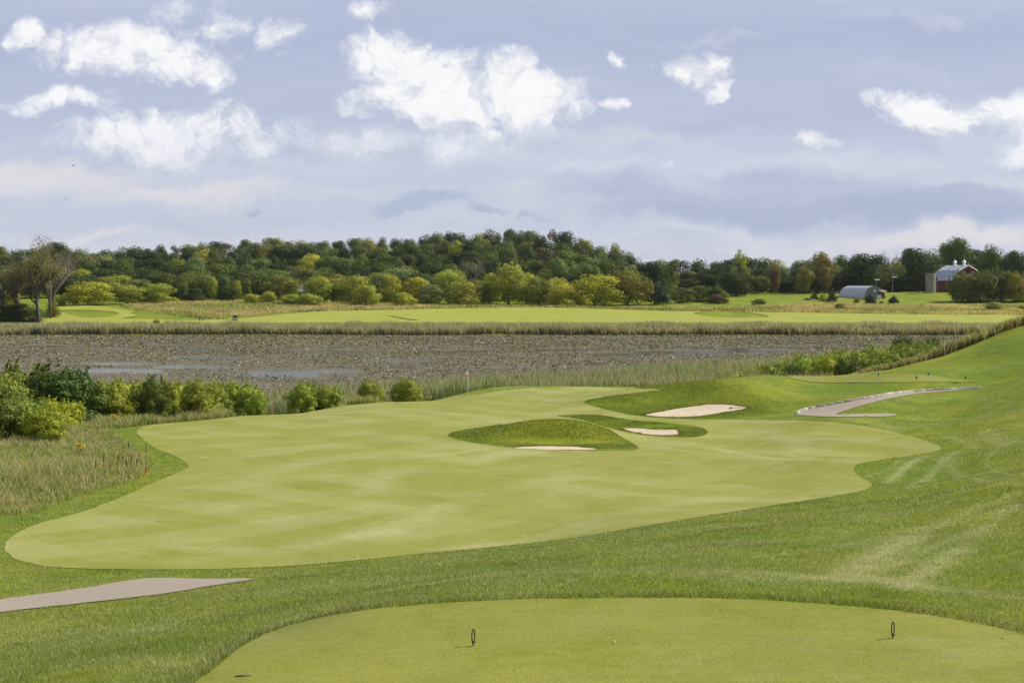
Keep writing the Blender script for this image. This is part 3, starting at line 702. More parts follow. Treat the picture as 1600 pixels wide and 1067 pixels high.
def mound_grass():
    X, Y = wedge(560000, -.10, .24, 82, 128, 1.0); u = upix(X, Y)
    d3 = np.where(inside(P_M3, X, Y), 0, dist_poly(P_M3, X, Y)); on3 = (RNG.uniform(0, 1, len(X)) > d3 / 2.5) & (Y > 100) & ~inside(P_FAIR, X, Y)
    m = inside(P_MND, X, Y) | inside(P_SWO, X, Y) | on3
    for p in P_SAND: m &= ~inside(p, X, Y)
    m &= ~inside(P_PATH2, X, Y) & ~inside(P_TEE2, X, Y)
    X = X[m]; Y = Y[m]; n = len(X); P = np.column_stack([X, Y, height(X, Y) - .01])
    lip = np.full(n, 9.0)
    for p in P_SAND: lip = np.minimum(lip, dist_poly(p, X, Y))
    H = RNG.uniform(.03, .065, n) * (.8 + .5 * vnoise(X, Y, .9, 90)) * np.where(lip < .35, 1.8, 1); W = RNG.uniform(.025, .05, n)
    nb = np.clip(.6 * vnoise(X, Y, .4, 91) + .4 * vnoise(X, Y, 1.7, 92), 0, 1)[:, None]
    c = np.array([.085,.148,.009])[None] * (1 - nb) + np.array([.220,.245,.028])[None] * nb
    c = c * RNG.uniform(.6, 1.45, (n, 1)); dirt = (lip < .3) & (RNG.uniform(0, 1, n) < .35); c[dirt] = np.array([.16,.10,.05])
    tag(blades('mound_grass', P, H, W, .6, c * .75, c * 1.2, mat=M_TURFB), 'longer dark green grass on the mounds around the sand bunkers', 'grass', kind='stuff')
mound_grass()
def native_grass():
    # left bank, tall unmown
    X, Y = wedge(60000, -.46, .02, 50, 124, 1.0)
    u = upix(X, Y)
    dmax = np.interp(u, [-250, 0, 200, 400, 600, 800, 840], [104, 106, 114, 122, 131, 144, 146])
    fe = np.interp(u, [-250, 200, 400, 600, 700, 800], [93, 96, 105, 118, 125, 136])
    m = (inside(P_NAT, X, Y) | ((Y > fe) & (Y < dmax))) & ~inside(P_FAIR, X, Y)
    m &= dist_poly(P_FAIR, X, Y) > np.where(Y > 95, .8, 1.0)
    X = X[m]; Y = Y[m]; rep = 10; X = np.repeat(X, rep) + RNG.normal(0, .16, len(X)*rep); Y = np.repeat(Y, rep) + RNG.normal(0, .16, len(Y)*rep)
    n = len(X); nb = vnoise(X, Y, .22, 8); nc = vnoise(X, Y, .5, 9)
    P = np.column_stack([X, Y, height(X, Y) - .02])
    edge = np.clip(dist_poly(P_NAT, X, Y) / 2.5, .35, 1)
    H = RNG.uniform(.25, .85, n) * (.5 + .9 * nb) * (.7 + .6 * vnoise(X, Y, 1.1, 68)) * np.where(Y < 95, edge, .9)
    W = RNG.uniform(.014, .036, n) * (Y / 75); H *= .88
    g = pick(n, [(5, (.185,.255,.045)), (3, (.28,.34,.10)), (1, (.10,.16,.03))]); s = pick(n, [(4, (.50,.43,.25)), (2, (.42,.31,.21)), (1, (.30,.19,.14))])
    straw = (RNG.uniform(0, 1, n) < np.clip((nc - .5) * 1.5, .05, .5))[:, None]
    c = np.where(straw, s, g); tip = np.where(RNG.uniform(0, 1, (n, 1)) < .35, np.clip(s * 1.15, 0, 1), c * 1.25)
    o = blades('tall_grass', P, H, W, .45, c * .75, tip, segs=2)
    tag(o, 'tall tangled green and straw-coloured unmown grass along the left bank', 'grass', kind='stuff')
native_grass()
def d0_near(u): return np.interp(u, [-200,200,400,600,800,1000,1100,1200,1300,1400,1500,1600], [112,113,121,130,142,140,140,143,152,166,190,215])
def d1_near(u): return np.interp(u, [-200,0,400,600,800,1000,1200,1300,1400,1500,1600], [134,136,146,156,171,191,213,229,257,284,306])
def cattails():
    X, Y = wedge(62000, -.42, .40, 108, 310, 1.0); u = upix(X, Y)
    wob = 5 * (vnoise(X, Y, .05, 21) - .5)
    m = (Y > d0_near(u)) & (Y < d1_near(u) + wob * 1.5)
    X = X[m]; Y = Y[m]; rep = 8
    nb0 = vnoise(X, Y, .08, 22)
    X = np.repeat(X, rep) + RNG.normal(0, .28, len(X)*rep); Y = np.repeat(Y, rep) + RNG.normal(0, .28, len(Y)*rep); n = len(X)
    nb = vnoise(X, Y, .08, 22); nf = vnoise(X, Y, .5, 23)
    P = np.column_stack([X, Y, np.maximum(height(X, Y), -.1)])
    H = RNG.uniform(1.3, 2.1, n) * (.8 + .35 * nf); W = RNG.uniform(.04, .085, n) * (Y / 160)
    g = pick(n, [(5, (.165,.22,.10)), (3, (.26,.31,.16)), (1.5, (.08,.13,.045))]); s = pick(n, [(3, (.42,.37,.24)), (1, (.30,.24,.15))])
    c = np.where((RNG.uniform(0, 1, n) < .05 + .22 * nb)[:, None], s, g)
    tip = np.where(RNG.uniform(0, 1, (n, 1)) < .3, s * 1.1, c * 1.2)
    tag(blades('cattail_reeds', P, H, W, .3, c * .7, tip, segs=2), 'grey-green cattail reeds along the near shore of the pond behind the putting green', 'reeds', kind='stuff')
cattails()
def far_reeds():
    n0 = 42000
    X = RNG.uniform(-175, 180, n0); Y = RNG.uniform(356, 392, n0)
    front = 357.5 + 5 * (vnoise(X, Y * 0, .06, 31) - .5) + 2.5 * (vnoise(X, Y * 0, .3, 32) - .5)
    back = 383 + 6 * (vnoise(X, Y * 0, .05, 33))
    m = (Y > front) & (Y < back); X = X[m]; Y = Y[m]; rep = 5
    X = np.repeat(X, rep) + RNG.normal(0, .4, len(X)*rep); Y = np.repeat(Y, rep) + RNG.normal(0, .4, len(Y)*rep); n = len(X)
    nb = vnoise(X, Y * 0, .12, 34); nf = vnoise(X, Y, .22, 35)
    P = np.column_stack([X, Y, np.maximum(height(X, Y), -.1)])
    H = RNG.uniform(1.6, 2.7, n) * (.72 + .5 * nf); H *= np.interp(Y, [356, 364, 380, 390], [.9, 1.06, .66, .45]) * (.84 + .3 * vnoise(X, Y * 0, .35, 36))
    W = RNG.uniform(.10, .22, n)
    low = pick(n, [(3, (.15,.14,.05)), (2, (.18,.13,.07)), (1.3, (.24,.23,.05)), (1.2, (.07,.08,.035))])
    up = pick(n, [(5, (.44,.41,.27)), (3, (.30,.32,.16)), (2, (.52,.46,.32)), (1, (.18,.22,.10))])
    tag(blades('far_reeds', P, H, W, .35, low, up, segs=2), 'belt of buff-topped reeds along the far shore of the pond', 'reeds', kind='stuff')
far_reeds()
def lily_leaves():
    X, Y = wedge(300000, -.42, .42, 135, 360, 1.0); u = upix(X, Y)
    op = open_water(X, Y); cl = .5 * vnoise(X * .5, Y, .16, 41) + .5 * vnoise(X, Y, .6, 42)
    m = (Y > d1_near(u) - 4) & (RNG.uniform(0, 1, len(X)) > np.maximum(op, open_water(X * (Y - 4) / Y, Y - 4)) * 1.3) & (height(X, Y) < .1) & (RNG.uniform(0, 1, len(X)) < np.clip(cl * 2.2 - .45, .06, 1))
    X = X[m]; Y = Y[m]; n = len(X)
    sz = RNG.uniform(.09, .19, n) * (Y / 250) ** .5; th = RNG.uniform(0, 6.283, n); ti = np.abs(RNG.normal(0, .38, n)); z = RNG.uniform(.02, .1, n) + sz * np.sin(ti)
    ax, ay = np.cos(th), np.sin(th); bx, by, bz = -ay * np.cos(ti), ax * np.cos(ti), np.sin(ti)
    P = np.column_stack([X, Y, z]); A = np.column_stack([ax, ay, 0 * ax]) * sz[:, None]; B = np.column_stack([bx, by, bz]) * sz[:, None] * .8
    V = np.stack([P - A, P - A * .45 - B * .9, P + A * .45 - B * .9, P + A, P + A * .45 + B * .9, P - A * .45 + B * .9], 1).reshape(-1, 3)
    c = pick(n, [(5, (.19,.17,.13)), (5, (.13,.13,.065)), (2.0, (.27,.27,.11)), (1.6, (.06,.06,.035)), (1.0, (.38,.36,.25))])
    K = np.repeat(c, 6, axis=0); Fc = np.arange(6 * n).reshape(-1, 6)
    o = mesh_np('lily_pads', V, Fc, veg('pad_leaves', .15, use_obj=False, rough=.8, spec=.03), attrs={'Col': K})
    tag(o, 'brown and olive lily pads and floating leaves covering the pond', 'lily pads', kind='stuff')
lily_leaves()
def meadow():
    """brownish unmown strips on the far bank"""
    PM = [poly_px([(190,478),(225,472),(300,471.5),(400,471),(500,474),(620,476),(760,478),(900,480.5),(1040,481.5),(1200,479),(1210,484),(1200,488),(1100,486.5),(1000,484.5),(900,481.5),(800,480.5),(680,482),(560,485),(470,488),(400,493),(350,498.5),(300,496.5),(250,490),(220,485)], 3),
          poly_px([(1200,479),(1300,475),(1400,476),(1500,478),(1560,478),(1640,478),(1650,492),(1500,491),(1400,490.5),(1300,488.5),(1200,488)], 3)]
    allx, ally = [], []
    X = RNG.uniform(-150, 190, 60000); Y = RNG.uniform(400, 545, 60000)
    m = inside(PM[0], X, Y) | inside(PM[1], X, Y); X = X[m]; Y = Y[m]
    rep = 5; X = np.repeat(X, rep) + RNG.normal(0, .6, len(X)*rep); Y = np.repeat(Y, rep) + RNG.normal(0, .6, len(Y)*rep)
    n = len(X); nb = vnoise(X, Y, .06, 51); P = np.column_stack([X, Y, height(X, Y)])
    H = RNG.uniform(.5, 1.05, n) * (.7 + .5 * vnoise(X, Y, .25, 52)); W = RNG.uniform(.18, .36, n)
    g = pick(n, [(3, (.27,.30,.08)), (1, (.14,.19,.05))]); s = pick(n, [(4, (.48,.40,.17)), (3, (.42,.31,.18)), (2, (.55,.50,.25))])
    c = np.where((RNG.uniform(0, 1, n) < .1 + .95 * nb)[:, None], s, g) * (.7 + .6 * vnoise(X, Y, .3, 53))[:, None]
    tag(blades('meadow_grass', P, H, W, .4, c * .9, c * 1.15), 'straw and rust coloured meadow grass on the far bank below the trees', 'grass', kind='stuff')
meadow()

# ------------------------------------------------------------------ trees
def crown_mesh(name, seed, nclump, nleaf, leaf, shape='round', cr=(.22, .38), fill=.12, shoots=0):
    """leaf faces gathered in clumps; unit crown: radius 1, height 0..2 (scaled per tree)"""
    r = np.random.default_rng(seed)
    cs, rs = [], []
    while len(cs) < nclump:
        p = r.uniform(-1, 1, 3)
        q = np.linalg.norm(p)
        if q > 1 or q < (.45 if shape != 'cone' else 0): continue
        z = p[2]
        if shape == 'round': z = np.sign(z) * abs(z) ** .8; w = 1.12 if z < .2 else 1.0
        elif shape == 'tall': w = .85 * (1 - .35 * max(0, z)); 
        elif shape == 'bush':
            z = r.uniform(-1.0, .82); w = .95 if z < -.25 else math.sqrt(max(0, 1 - ((z + .25) / 1.25) ** 2)); w *= r.uniform(.8, 1.15) / math.hypot(p[0], p[1]) * (.35 + .65 * q)
        elif shape == 'cone': w = (1 - z) / 2 * 1.1 + .05
        elif shape == 'open': w = 1.0
        c = np.array([p[0] * w, p[1] * w, z]) * .8
        rad = r.uniform(*cr) * (.6 if shape == 'cone' and z > .2 else 1)
        if shape == 'cone': rad *= (1 - z) * .45 + .3
        cs.append(c); rs.append(rad)
    if shape != 'open' and shape != 'cone':       # heart of the crown, so that it is not hollow
        for c in ([0, 0, 0], [.1, 0, -.5], [-.1, .1, .3]): cs.append(np.array(c)); rs.append(.6)
    cs = np.array(cs); rs = np.array(rs)
    wt = rs ** 2; wt /= wt.sum(); k = r.choice(len(cs), nleaf, p=wt)
    d = r.normal(size=(nleaf, 3)); d /= np.linalg.norm(d, axis=1)[:, None]
    rad = rs[k] * np.where(r.random(nleaf) < fill, r.uniform(.2, .8, nleaf), r.normal(.95, .09, nleaf))
    P = cs[k] + d * rad[:, None] * np.array([1, 1, .85])
    if shape == 'cone': P[:, 2] -= np.hypot(P[:,0], P[:,1]) * .15
    P[:, 2] = np.clip(P[:, 2], -1.0, 2) 
    nrm = d + r.normal(size=(nleaf, 3)) * .38; nrm[:, 2] += .25
    nrm /= np.linalg.norm(nrm, axis=1)[:, None]
    a = np.cross(nrm, r.normal(size=(nleaf, 3))); a /= np.linalg.norm(a, axis=1)[:, None]; b = np.cross(nrm, a)
    if shoots:        # upright leafy shoots breaking the outline
        ns = int(nleaf * .22); sid = r.integers(0, shoots, ns); si = r.integers(0, len(cs), shoots)
        st = cs[si] + np.column_stack([r.normal(0, .12, shoots), r.normal(0, .12, shoots), rs[si] * .6]); sdir = np.column_stack([r.normal(0, .25, (shoots, 2)), np.ones(shoots)]); sl_ = r.uniform(.15, .42, shoots)
        f = r.random(ns); P[:ns] = st[sid] + sdir[sid] * (f * sl_[sid])[:, None] + r.normal(0, .035, (ns, 3)) * (1.3 - f)[:, None]
    s = leaf * r.uniform(.6, 1.3, nleaf)[:, None]
    V = np.stack([P - a*s, P + b*s*.6 + nrm*s*.1, P + a*s, P - b*s*.6 + nrm*s*.1], 1).reshape(-1, 3)
    V[:, 2] += 1
    dn = d * .75 + (P / np.array([1, 1, 1.0])) * .45; dn /= np.linalg.norm(dn, axis=1)[:, None]; NV = np.repeat(dn, 4, axis=0)
    tone = r.uniform(.82, 1.18, nleaf)[:, None] * (r.uniform(.78, 1.25, len(cs))[k])[:, None]
    hue = 1 + np.column_stack([r.normal(0, .05, nleaf), r.normal(0, .03, nleaf), r.normal(0, .08, nleaf)])
    K = np.repeat(np.clip(tone * hue, 0, 2), 4, axis=0)
    o = mesh_np(name, V, np.arange(4 * nleaf).reshape(-1, 4)[:, ::-1], M_LEAF, attrs={'Col': K, 'Puff': NV})
    me = o.data; bpy.data.objects.remove(o)
    return me, cs, rs
def trunk_mesh(name, seed, cs, limbs=6, base=0.0, r0=.07, mat=None, low=-1.2):
    r = random.Random(seed); bm = bmesh.new()
    top = Vector((r.uniform(-.08, .08), r.uniform(-.08, .08), 1.25))
    mid = Vector((r.uniform(-.06, .06), r.uniform(-.06, .06), .4))
    tube(bm, [(0, 0, low), (0, 0, low + .15), (mid.x * .5, mid.y * .5, -.1), mid, top], [r0 * 1.5, r0, r0 * .85, r0 * .6, r0 * .15], 8)
    idx = list(range(len(cs))); r.shuffle(idx)
    for i in idx[:limbs]:
        c = Vector(cs[i]) + Vector((0, 0, 1)); z0 = max(-.1, min(c.z * .45, .8)); st = Vector((mid.x * z0, mid.y * z0, z0))
        m = st.lerp(c, .5) + Vector((0, 0, -.08))
        tube(bm, [st, m, c], [r0 * .45, r0 * .28, r0 * .06], 6)
    me = bpy.data.meshes.new(name); bm.to_mesh(me); bm.free()
    for p in me.polygons: p.use_smooth = True
    me.materials.append(mat or M_BARK)
    return me
PROTO = {}
def proto(key, seeds, **kw):
    L = []
    limbs = kw.pop('limbs', 6); r0 = kw.pop('r0', .07)
    for s in seeds:
        me, cs, rs = crown_mesh('crown_' + key, s, **kw); L.append((me, trunk_mesh('trunk_' + key, s, cs, limbs, r0=r0)))
    PROTO[key] = L
proto('round', (1, 2, 3, 4, 5, 6), nclump=24, nleaf=6500, leaf=.043, shape='round', cr=(.22, .40), shoots=0)
proto('tall', (11, 12, 13), nclump=30, nleaf=6000, leaf=.042, shape='tall', cr=(.18, .34), shoots=0)
proto('bush', (21, 22, 23, 24, 25, 26), nclump=30, nleaf=8500, leaf=.038, shape='bush', cr=(.2, .36), shoots=0)
proto('cone', (31, 32), nclump=60, nleaf=5200, leaf=.045, shape='cone', cr=(.22, .36))
proto('open', (41, 42), nclump=20, nleaf=1700, leaf=.045, shape='open', cr=(.14, .26), limbs=16, r0=.045)
proto('near', (51, 52, 53, 54), nclump=46, nleaf=20000, leaf=.034, shape='bush', cr=(.12, .30), fill=.2, shoots=90)
proto('nearlow', (61, 62, 63), nclump=36, nleaf=9000, leaf=.04, shape='bush', cr=(.12, .27), fill=.2, shoots=70)

def tree(key, x, y, w, top, col, name, label, cat='tree', group=None, bare=.16, base=None, var=None, depth=None):
    """a tree of crown width w whose top reaches world height top"""
    z0 = h1(x, y) if base is None else base
    H = max(top - z0, w * .5)
    t = empty(name, (x, y, z0 - .1))
    cm, tm = PROTO[key][random.randrange(len(PROTO[key])) if var is None else var % len(PROTO[key])]
    tb = H * bare; hs = (H - tb) / 1.98
    cro = bpy.data.objects.new('crown' if cat == 'tree' else 'foliage', cm); C.objects.link(cro); cro.parent = t
    cro.location = (0, 0, tb); cro.scale = (w / 1.9, (depth or w) / 1.9, hs); cro.rotation_euler = (0, 0, random.uniform(0, 6.28) if depth is None else 0)
    cro.color = (*col, 1)
    tr = bpy.data.objects.new('trunk' if cat == 'tree' else 'stem', tm); C.objects.link(tr); tr.parent = t
    tr.location = (0, 0, tb); s = min(w / 1.9, hs * 1.2); tr.scale = (s, s, hs if tb < hs * 1.15 else tb / 1.15)
    tag(t, label, cat, group)
    return t
def jit(c, a=.12): 
    k = random.uniform(1 - a, 1 + a); return tuple(x * k * random.uniform(.94, 1.06) for x in c)
G_DARK = (.052, .076, .016); G_MID = (.11, .145, .025); G_OLIVE = (.20, .20, .032); G_LIGHT = (.32, .345, .045); G_YEL = (.40, .385, .042); G_BLUE = (.048, .080, .048)
G_ORG = (.24, .18, .04); G_PALE = (.175, .215, .065); G_BROWN = (.13, .10, .05)
KINDS = [('round', G_DARK, 'dark tree', 8), ('tall', G_DARK, 'dark narrow tree', 1.2), ('round', G_MID, 'green tree', 7), ('tall', G_MID, 'upright green tree', 1.2),
         ('round', G_OLIVE, 'olive tree', 4), ('round', G_LIGHT, 'light green tree', 2), ('round', G_YEL, 'yellow-green tree', .3), ('round', G_PALE, 'grey-green tree', 1.0), ('open', G_BROWN, 'thin brown tree', .5)]
ZONES = [(-400, 110, 'behind the half-bare tree'), (110, 260, 'above the round bushes'), (260, 440, 'above the golf cart'), (440, 620, 'above the pale roof'), (620, 780, 'left of the hilltop'), (780, 900, 'on the hilltop'),
         (900, 1010, "on hill's right shoulder")]
def hill_forest():
    rr = random.Random(5)
    rown = ['on skyline', 'below skyline', 'high on slope', 'mid slope', 'low on slope', 'at wood foot']
    for ri, (D, tt) in enumerate(ROWS):
        sp = [22, 26, 29, 33, 38, 44][ri]
        u = -70 + rr.uniform(0, sp)
        while u < 1000:
            Dj = D + rr.uniform(-18, 18); vt = row_top(u, D) + rr.uniform(-3, 5) - (2 if ri == 0 else 0)
            if ri == 0: vt = skyline(u) + rr.uniform(-1.5, 4)
            kk = rr.choices(KINDS, [k[3] for k in KINDS])[0]
            if ri == 0 and kk[2].startswith(('light', 'yellow')): kk = KINDS[2]
            w = sp * 1.75 * D / F * rr.uniform(.7, 1.35) * (.7 if kk[0] == 'tall' else 1)
            x = (u - 800) / F * Dj; z = h1(x, Dj); top = ztop(vt, Dj)
            top = max(top, z + 8)
            zn = [n for a, b, n in ZONES if a <= u < b][0]
            tree('bush' if ri >= 3 and kk[0] == 'round' else kk[0], x, Dj, w, top, jit(kk[1], .2), 'broadleaf_tree', f'{kk[2]} {rown[ri]}, {zn}', 'tree', 'trees on the wooded hill', bare=.03)
            u += sp * rr.uniform(.75, 1.25)
    # behind the huts and the barn
    for ri, (D, dv, sp) in enumerate(((640, 0, 28), (612, 14, 30), (588, 30, 32))):
        u = 1003 + rr.uniform(0, 12)
        while u < 1720:
            vt = skyline(u) + dv + rr.uniform(-2, 5)
            kk = rr.choices(KINDS[:6], [7, 4, 6, 3, 3, .6])[0]
            w = sp * 1.75 * D / F * rr.uniform(.85, 1.3) * (.8 if kk[0] == 'tall' else 1)
            Dj = D + rr.uniform(-8, 8); x = (u - 800) / F * Dj
            zn = 'left of the arched hut' if u < 1300 else 'behind the arched hut' if u < 1400 else 'between hut and barn' if u < 1460 else 'behind the barn' if u < 1540 else 'right of the barn'
            tree('bush' if ri == 2 or kk[0] == 'round' and rr.random() < .5 else kk[0], x, Dj, w, ztop(vt, Dj), jit(kk[1], .2), 'broadleaf_tree', f'{kk[2]} {["on skyline", "in middle row", "in front row"][ri]}, {zn}', 'tree', 'trees along the field edge', bare=.02)
            u += sp * rr.uniform(.75, 1.2)
hill_forest()
FRONT = [ # key, u, v top, v base, width px, D, colour, name, label
 ('bush',138,437,479,66,474,G_YEL,'bushy_tree','round yellow-green bushy tree just right of the half-bare tree'),
 ('bush',204,446,476,52,480,G_LIGHT,'bushy_tree','low light green bushy tree, left one of the close pair at left'),
 ('bush',245,440,476,50,482,G_LIGHT,'bushy_tree','rounded light green tree, right one of the close pair at left'),
 ('tall',286,438,472,26,496,G_MID,'bushy_tree','narrow mid green tree left of the dark dome-shaped bush'),
 ('bush',303,449,473,34,490,G_DARK,'bushy_tree','dark green dome-shaped bush at the meadow edge'),
 ('tall',333,432,471,22,498,G_LIGHT,'bushy_tree','slender light green tree in the cluster above the golf cart'),
 ('tall',350,429,471,24,500,G_MID,'bushy_tree','tallest mid green tree in the cluster above the golf cart'),
 ('bush',356,444,472,30,490,G_DARK,'bushy_tree','low dark green bush in front of the cluster above the golf cart'),
 ('tall',370,437,470,20,503,G_LIGHT,'bushy_tree','bright green narrow tree right in the cluster above the golf cart'),
 ('tall',386,433,471,18,500,G_MID,'bushy_tree','very narrow green tree left of the small yellow shrub'),
 ('bush',395,457,472,26,478,G_YEL,'bushy_tree','small bright yellow shrub at the meadow edge'),
 ('bush',422,453,472,22,480,G_LIGHT,'bushy_tree','small pale yellow-green bush in front of the olive tree'),
 ('bush',440,431,472,44,500,G_OLIVE,'bushy_tree','olive tree left of the pale roof'),
 ('bush',456,460,473,30,476,G_LIGHT,'bushy_tree','low green bush below the pale roof'),
 ('bush',499,431,473,40,492,G_LIGHT,'bushy_tree','yellow-green willow just right of the pale roof'),
 ('bush',484,459,474,34,474,G_LIGHT,'bushy_tree','low bushy growth in front of the pale roof'),
 ('tall',520,445,474,26,494,G_PALE,'bushy_tree','pale green small tree second to the right of the pale roof'),
 ('bush',548,433,474,46,492,G_LIGHT,'willow_tree','spreading willow with upright limbs above the far flagstick'),
 ('bush',572,448,475,34,480,G_LIGHT,'bushy_tree','low rounded willow bush right of the far flagstick'),
 ('tall',592,428,475,40,496,G_PALE,'willow_tree','tall grey-green willow right of the far flagstick'),
 ('bush',610,432,475,36,494,G_LIGHT,'willow_tree','rounded willow beside the tall grey-green willow'),
 ('bush',632,455,476,32,478,G_YEL,'bushy_tree','low yellow bush among the willows'),
 ('bush',648,436,475,36,492,G_YEL,'bushy_tree','yellow-green tree in the middle of the willow row'),
 ('bush',672,447,476,34,486,G_PALE,'bushy_tree','grey-green rounded bush in the middle of the willow row'),
 ('bush',700,428,477,50,494,G_LIGHT,'willow_tree','broad light green willow in the middle of the willow row'),
 ('bush',722,444,477,44,484,G_LIGHT,'willow_tree','bushy light willow with several rounded heads'),
 ('bush',745,440,477,34,490,G_OLIVE,'bushy_tree','olive bush left of the tall leaning willow'),
 ('bush',765,428,477,30,500,G_YEL,'bushy_tree','yellowish tree just left of the tall leaning willow'),
 ('round',795,412,478,64,492,G_LIGHT,'willow_tree','tallest light green willow with visible forked trunk'),
 ('bush',823,428,478,30,500,G_YEL,'bushy_tree','yellow-topped tree right of the tall forked willow'),
 ('bush',842,434,480,40,484,G_OLIVE,'bushy_tree','dark olive tree left of the large yellow-green domes'),
 ('bush',868,436,479,40,498,G_YEL,'bushy_tree','yellow-olive tree behind the large yellow-green domes'),
 ('bush',888,441,481,56,478,G_YEL,'bushy_tree','left dome of the large yellow-green thicket'),
 ('bush',930,430,481,64,482,G_YEL,'bushy_tree','right and taller dome of the large yellow-green thicket'),
 ('bush',982,418,480,62,486,G_OLIVE,'bushy_tree','big olive and yellow tree right of the large yellow-green thicket'),
 ('round',872,399,440,34,545,G_PALE,'broadleaf_tree','pale green round tree standing out against the dark hill'),
 ('bush',903,408,440,32,540,G_PALE,'broadleaf_tree','pale fluffy tree low on the right flank of the hill'),
 ('bush',920,412,470,44,525,G_MID,'broadleaf_tree','green tree above the large yellow-green thicket'),
 ('bush',955,400,470,50,530,G_MID,'broadleaf_tree','broad green tree at the right foot of the hill'),
 ('round',1018,404,472,46,540,G_DARK,'broadleaf_tree','dark green tree at the gap right of the hill'),
 ('round',1040,403,472,44,560,G_MID,'broadleaf_tree','mid green tree right of the gap beside the hill'),
 ('bush',1024,438,480,34,492,G_BLUE,'bushy_tree','dark bluish tree behind the spruce at the fairway edge'),
 ('cone',1036,446,482,30,484,G_BLUE,'spruce_tree','dark blue-green spruce at the edge of the far fairway'),
 ('bush',1066,447,476,34,500,G_MID,'bushy_tree','green bush right of the dark blue-green spruce'),
 ('bush',1098,458,474,44,510,G_MID,'bushy_tree','low hedge-like green bush left of the cone-shaped tree'),
 ('cone',1120,438,474,42,505,G_MID,'conical_tree','cone-shaped green tree with reddish shrub at its foot'),
 ('bush',1122,471,478,26,496,(.12,.085,.045),'low_shrub','low reddish-brown shrub below the cone-shaped tree'),
 ('open',1158,389,470,32,585,G_LIGHT,'broadleaf_tree','airy light green tree rising above the row at right'),
 ('bush',1150,420,470,48,560,G_DARK,'broadleaf_tree','dark spreading tree under the airy light green tree'),
 ('round',1287,391,460,28,590,G_ORG,'autumn_tree','tan autumn tree on the skyline left of the arched hut'),
 ('tall',1289,412,461,24,572,(.19,.16,.04),'autumn_tree','lower olive-brown autumn tree left of the arched hut'),
 ('tall',1211,414,463,20,575,(.17,.13,.04),'autumn_tree','brownish tree at the left end of the field'),
 ('bush',1255,412,463,26,570,G_OLIVE,'broadleaf_tree','olive tree with a yellow side left of the autumn trees'),
 ('round',1350,392,462,66,580,G_DARK,'broadleaf_tree','large dark round tree right behind the arched hut'),
 ('open',1398,402,460,30,586,G_LIGHT,'broadleaf_tree','light leafy tree behind the utility pole'),
 ('round',1435,381,458,46,585,G_DARK,'broadleaf_tree','big dark tree directly left of the silo'),
 ('round',1492,372,450,58,600,G_MID,'broadleaf_tree','tallest light-topped tree behind the barn roof'),
 ('cone',1515,376,440,18,612,G_DARK,'spruce_tree','dark spire of a spruce above the barn roof'),
 ('cone',1531,387,440,14,615,G_DARK,'spruce_tree','small dark spire right of the barn'),
 ('round',1553,379,450,40,596,G_MID,'broadleaf_tree','tall tree right of the barn'),
 ('round',1588,385,450,44,585,G_DARK,'broadleaf_tree','dark broad tree at the right edge'),
 ('near',1504,424,477,46,512,(.165,.185,.036),'large_bush','left bush of the big thicket in front of the barn'),
 ('near',1530,423,478,56,510,(.14,.165,.034),'large_bush','second bush of the big thicket in front of the barn'),
 ('near',1565,419,478,50,514,(.13,.165,.034),'large_bush','tallest bush of the thicket in front of the barn'),
 ('near',1585,424,478,34,508,(.28,.26,.03),'large_bush','yellow-flecked bush of the thicket right of the barn'),
 ('near',1612,432,478,46,512,(.14,.17,.034),'large_bush','rightmost bush of the thicket at the photo edge'),
 ('bush',1300,454,468,15,512,(.075,.07,.022),'round_shrub','rounded brownish shrub left of the arched hut'),
 ('bush',1287,459,467,13,518,G_LIGHT,'round_shrub','small light green shrub beside the rounded brownish shrub'),
 ('bush',1273,457,465,11,528,G_DARK,'round_shrub','small dark shrub beside the flat trailer'),
 ('cone',1339,460,473,13,498,G_LIGHT,'small_pine','small light green young pine in front of the arched hut'),
 ('cone',1359,454,474,22,496,G_BLUE,'small_pine','dark bluish pine in front of the hut end wall'),
 ('cone',1396,457,474,21,495,(.06,.10,.055),'small_pine','bluish-green young pine right of the arched hut'),
 ('bush',1378,470,475,9,494,G_MID,'low_shrub','tiny shrub between the two bluish pines'),
 ('bush',1439,474,477,5,488,G_DARK,'low_shrub','tiny dark shrub alone in the meadow'),
 ('nearlow',1552,477,492,26,455,G_LIGHT,'low_shrub','loose light green shrub on the far fairway edge at right'),
 ('nearlow',1598,480,492,16,455,G_LIGHT,'low_shrub','light green shrub at the right photo edge on the far fairway'),
 ('bush',1313,486,490,18,462,G_MID,'low_shrub','flat low green clump in the meadow below the hut'),
 ('nearlow',244,498,505,12,392,G_LIGHT,'low_shrub','small bright shrub at the reeds left of the two golfers'),
 ('nearlow',262,500,505,10,391,G_LIGHT,'low_shrub','tiny bright shrub closer to the two golfers'),
 ('bush',860+325,476,482,20,486,G_MID,'low_shrub','low shrub at the meadow edge right of the cone-shaped tree'),
 ('bush',12,452,498,50,415,G_OLIVE,'bushy_tree','olive thicket at the far left edge behind the reeds'),
 ('bush',-20,430,498,60,425,G_MID,'bushy_tree','green thicket outside the left photo edge behind the reeds'),
 ('bush',40,476,502,50,402,G_DARK,'low_shrub','dark undergrowth left of the half-bare tree trunk'),
 ('bush',8,480,503,46,400,G_DARK,'low_shrub','dark undergrowth at the left edge behind the reeds'),
 ('bush',84,470,500,22,418,G_OLIVE,'low_shrub','olive undergrowth right of the half-bare tree trunk'),
 ('bush',92,459,478,24,470,G_LIGHT,'low_shrub','light green shrub between the half-bare tree and yellow bush'),
]
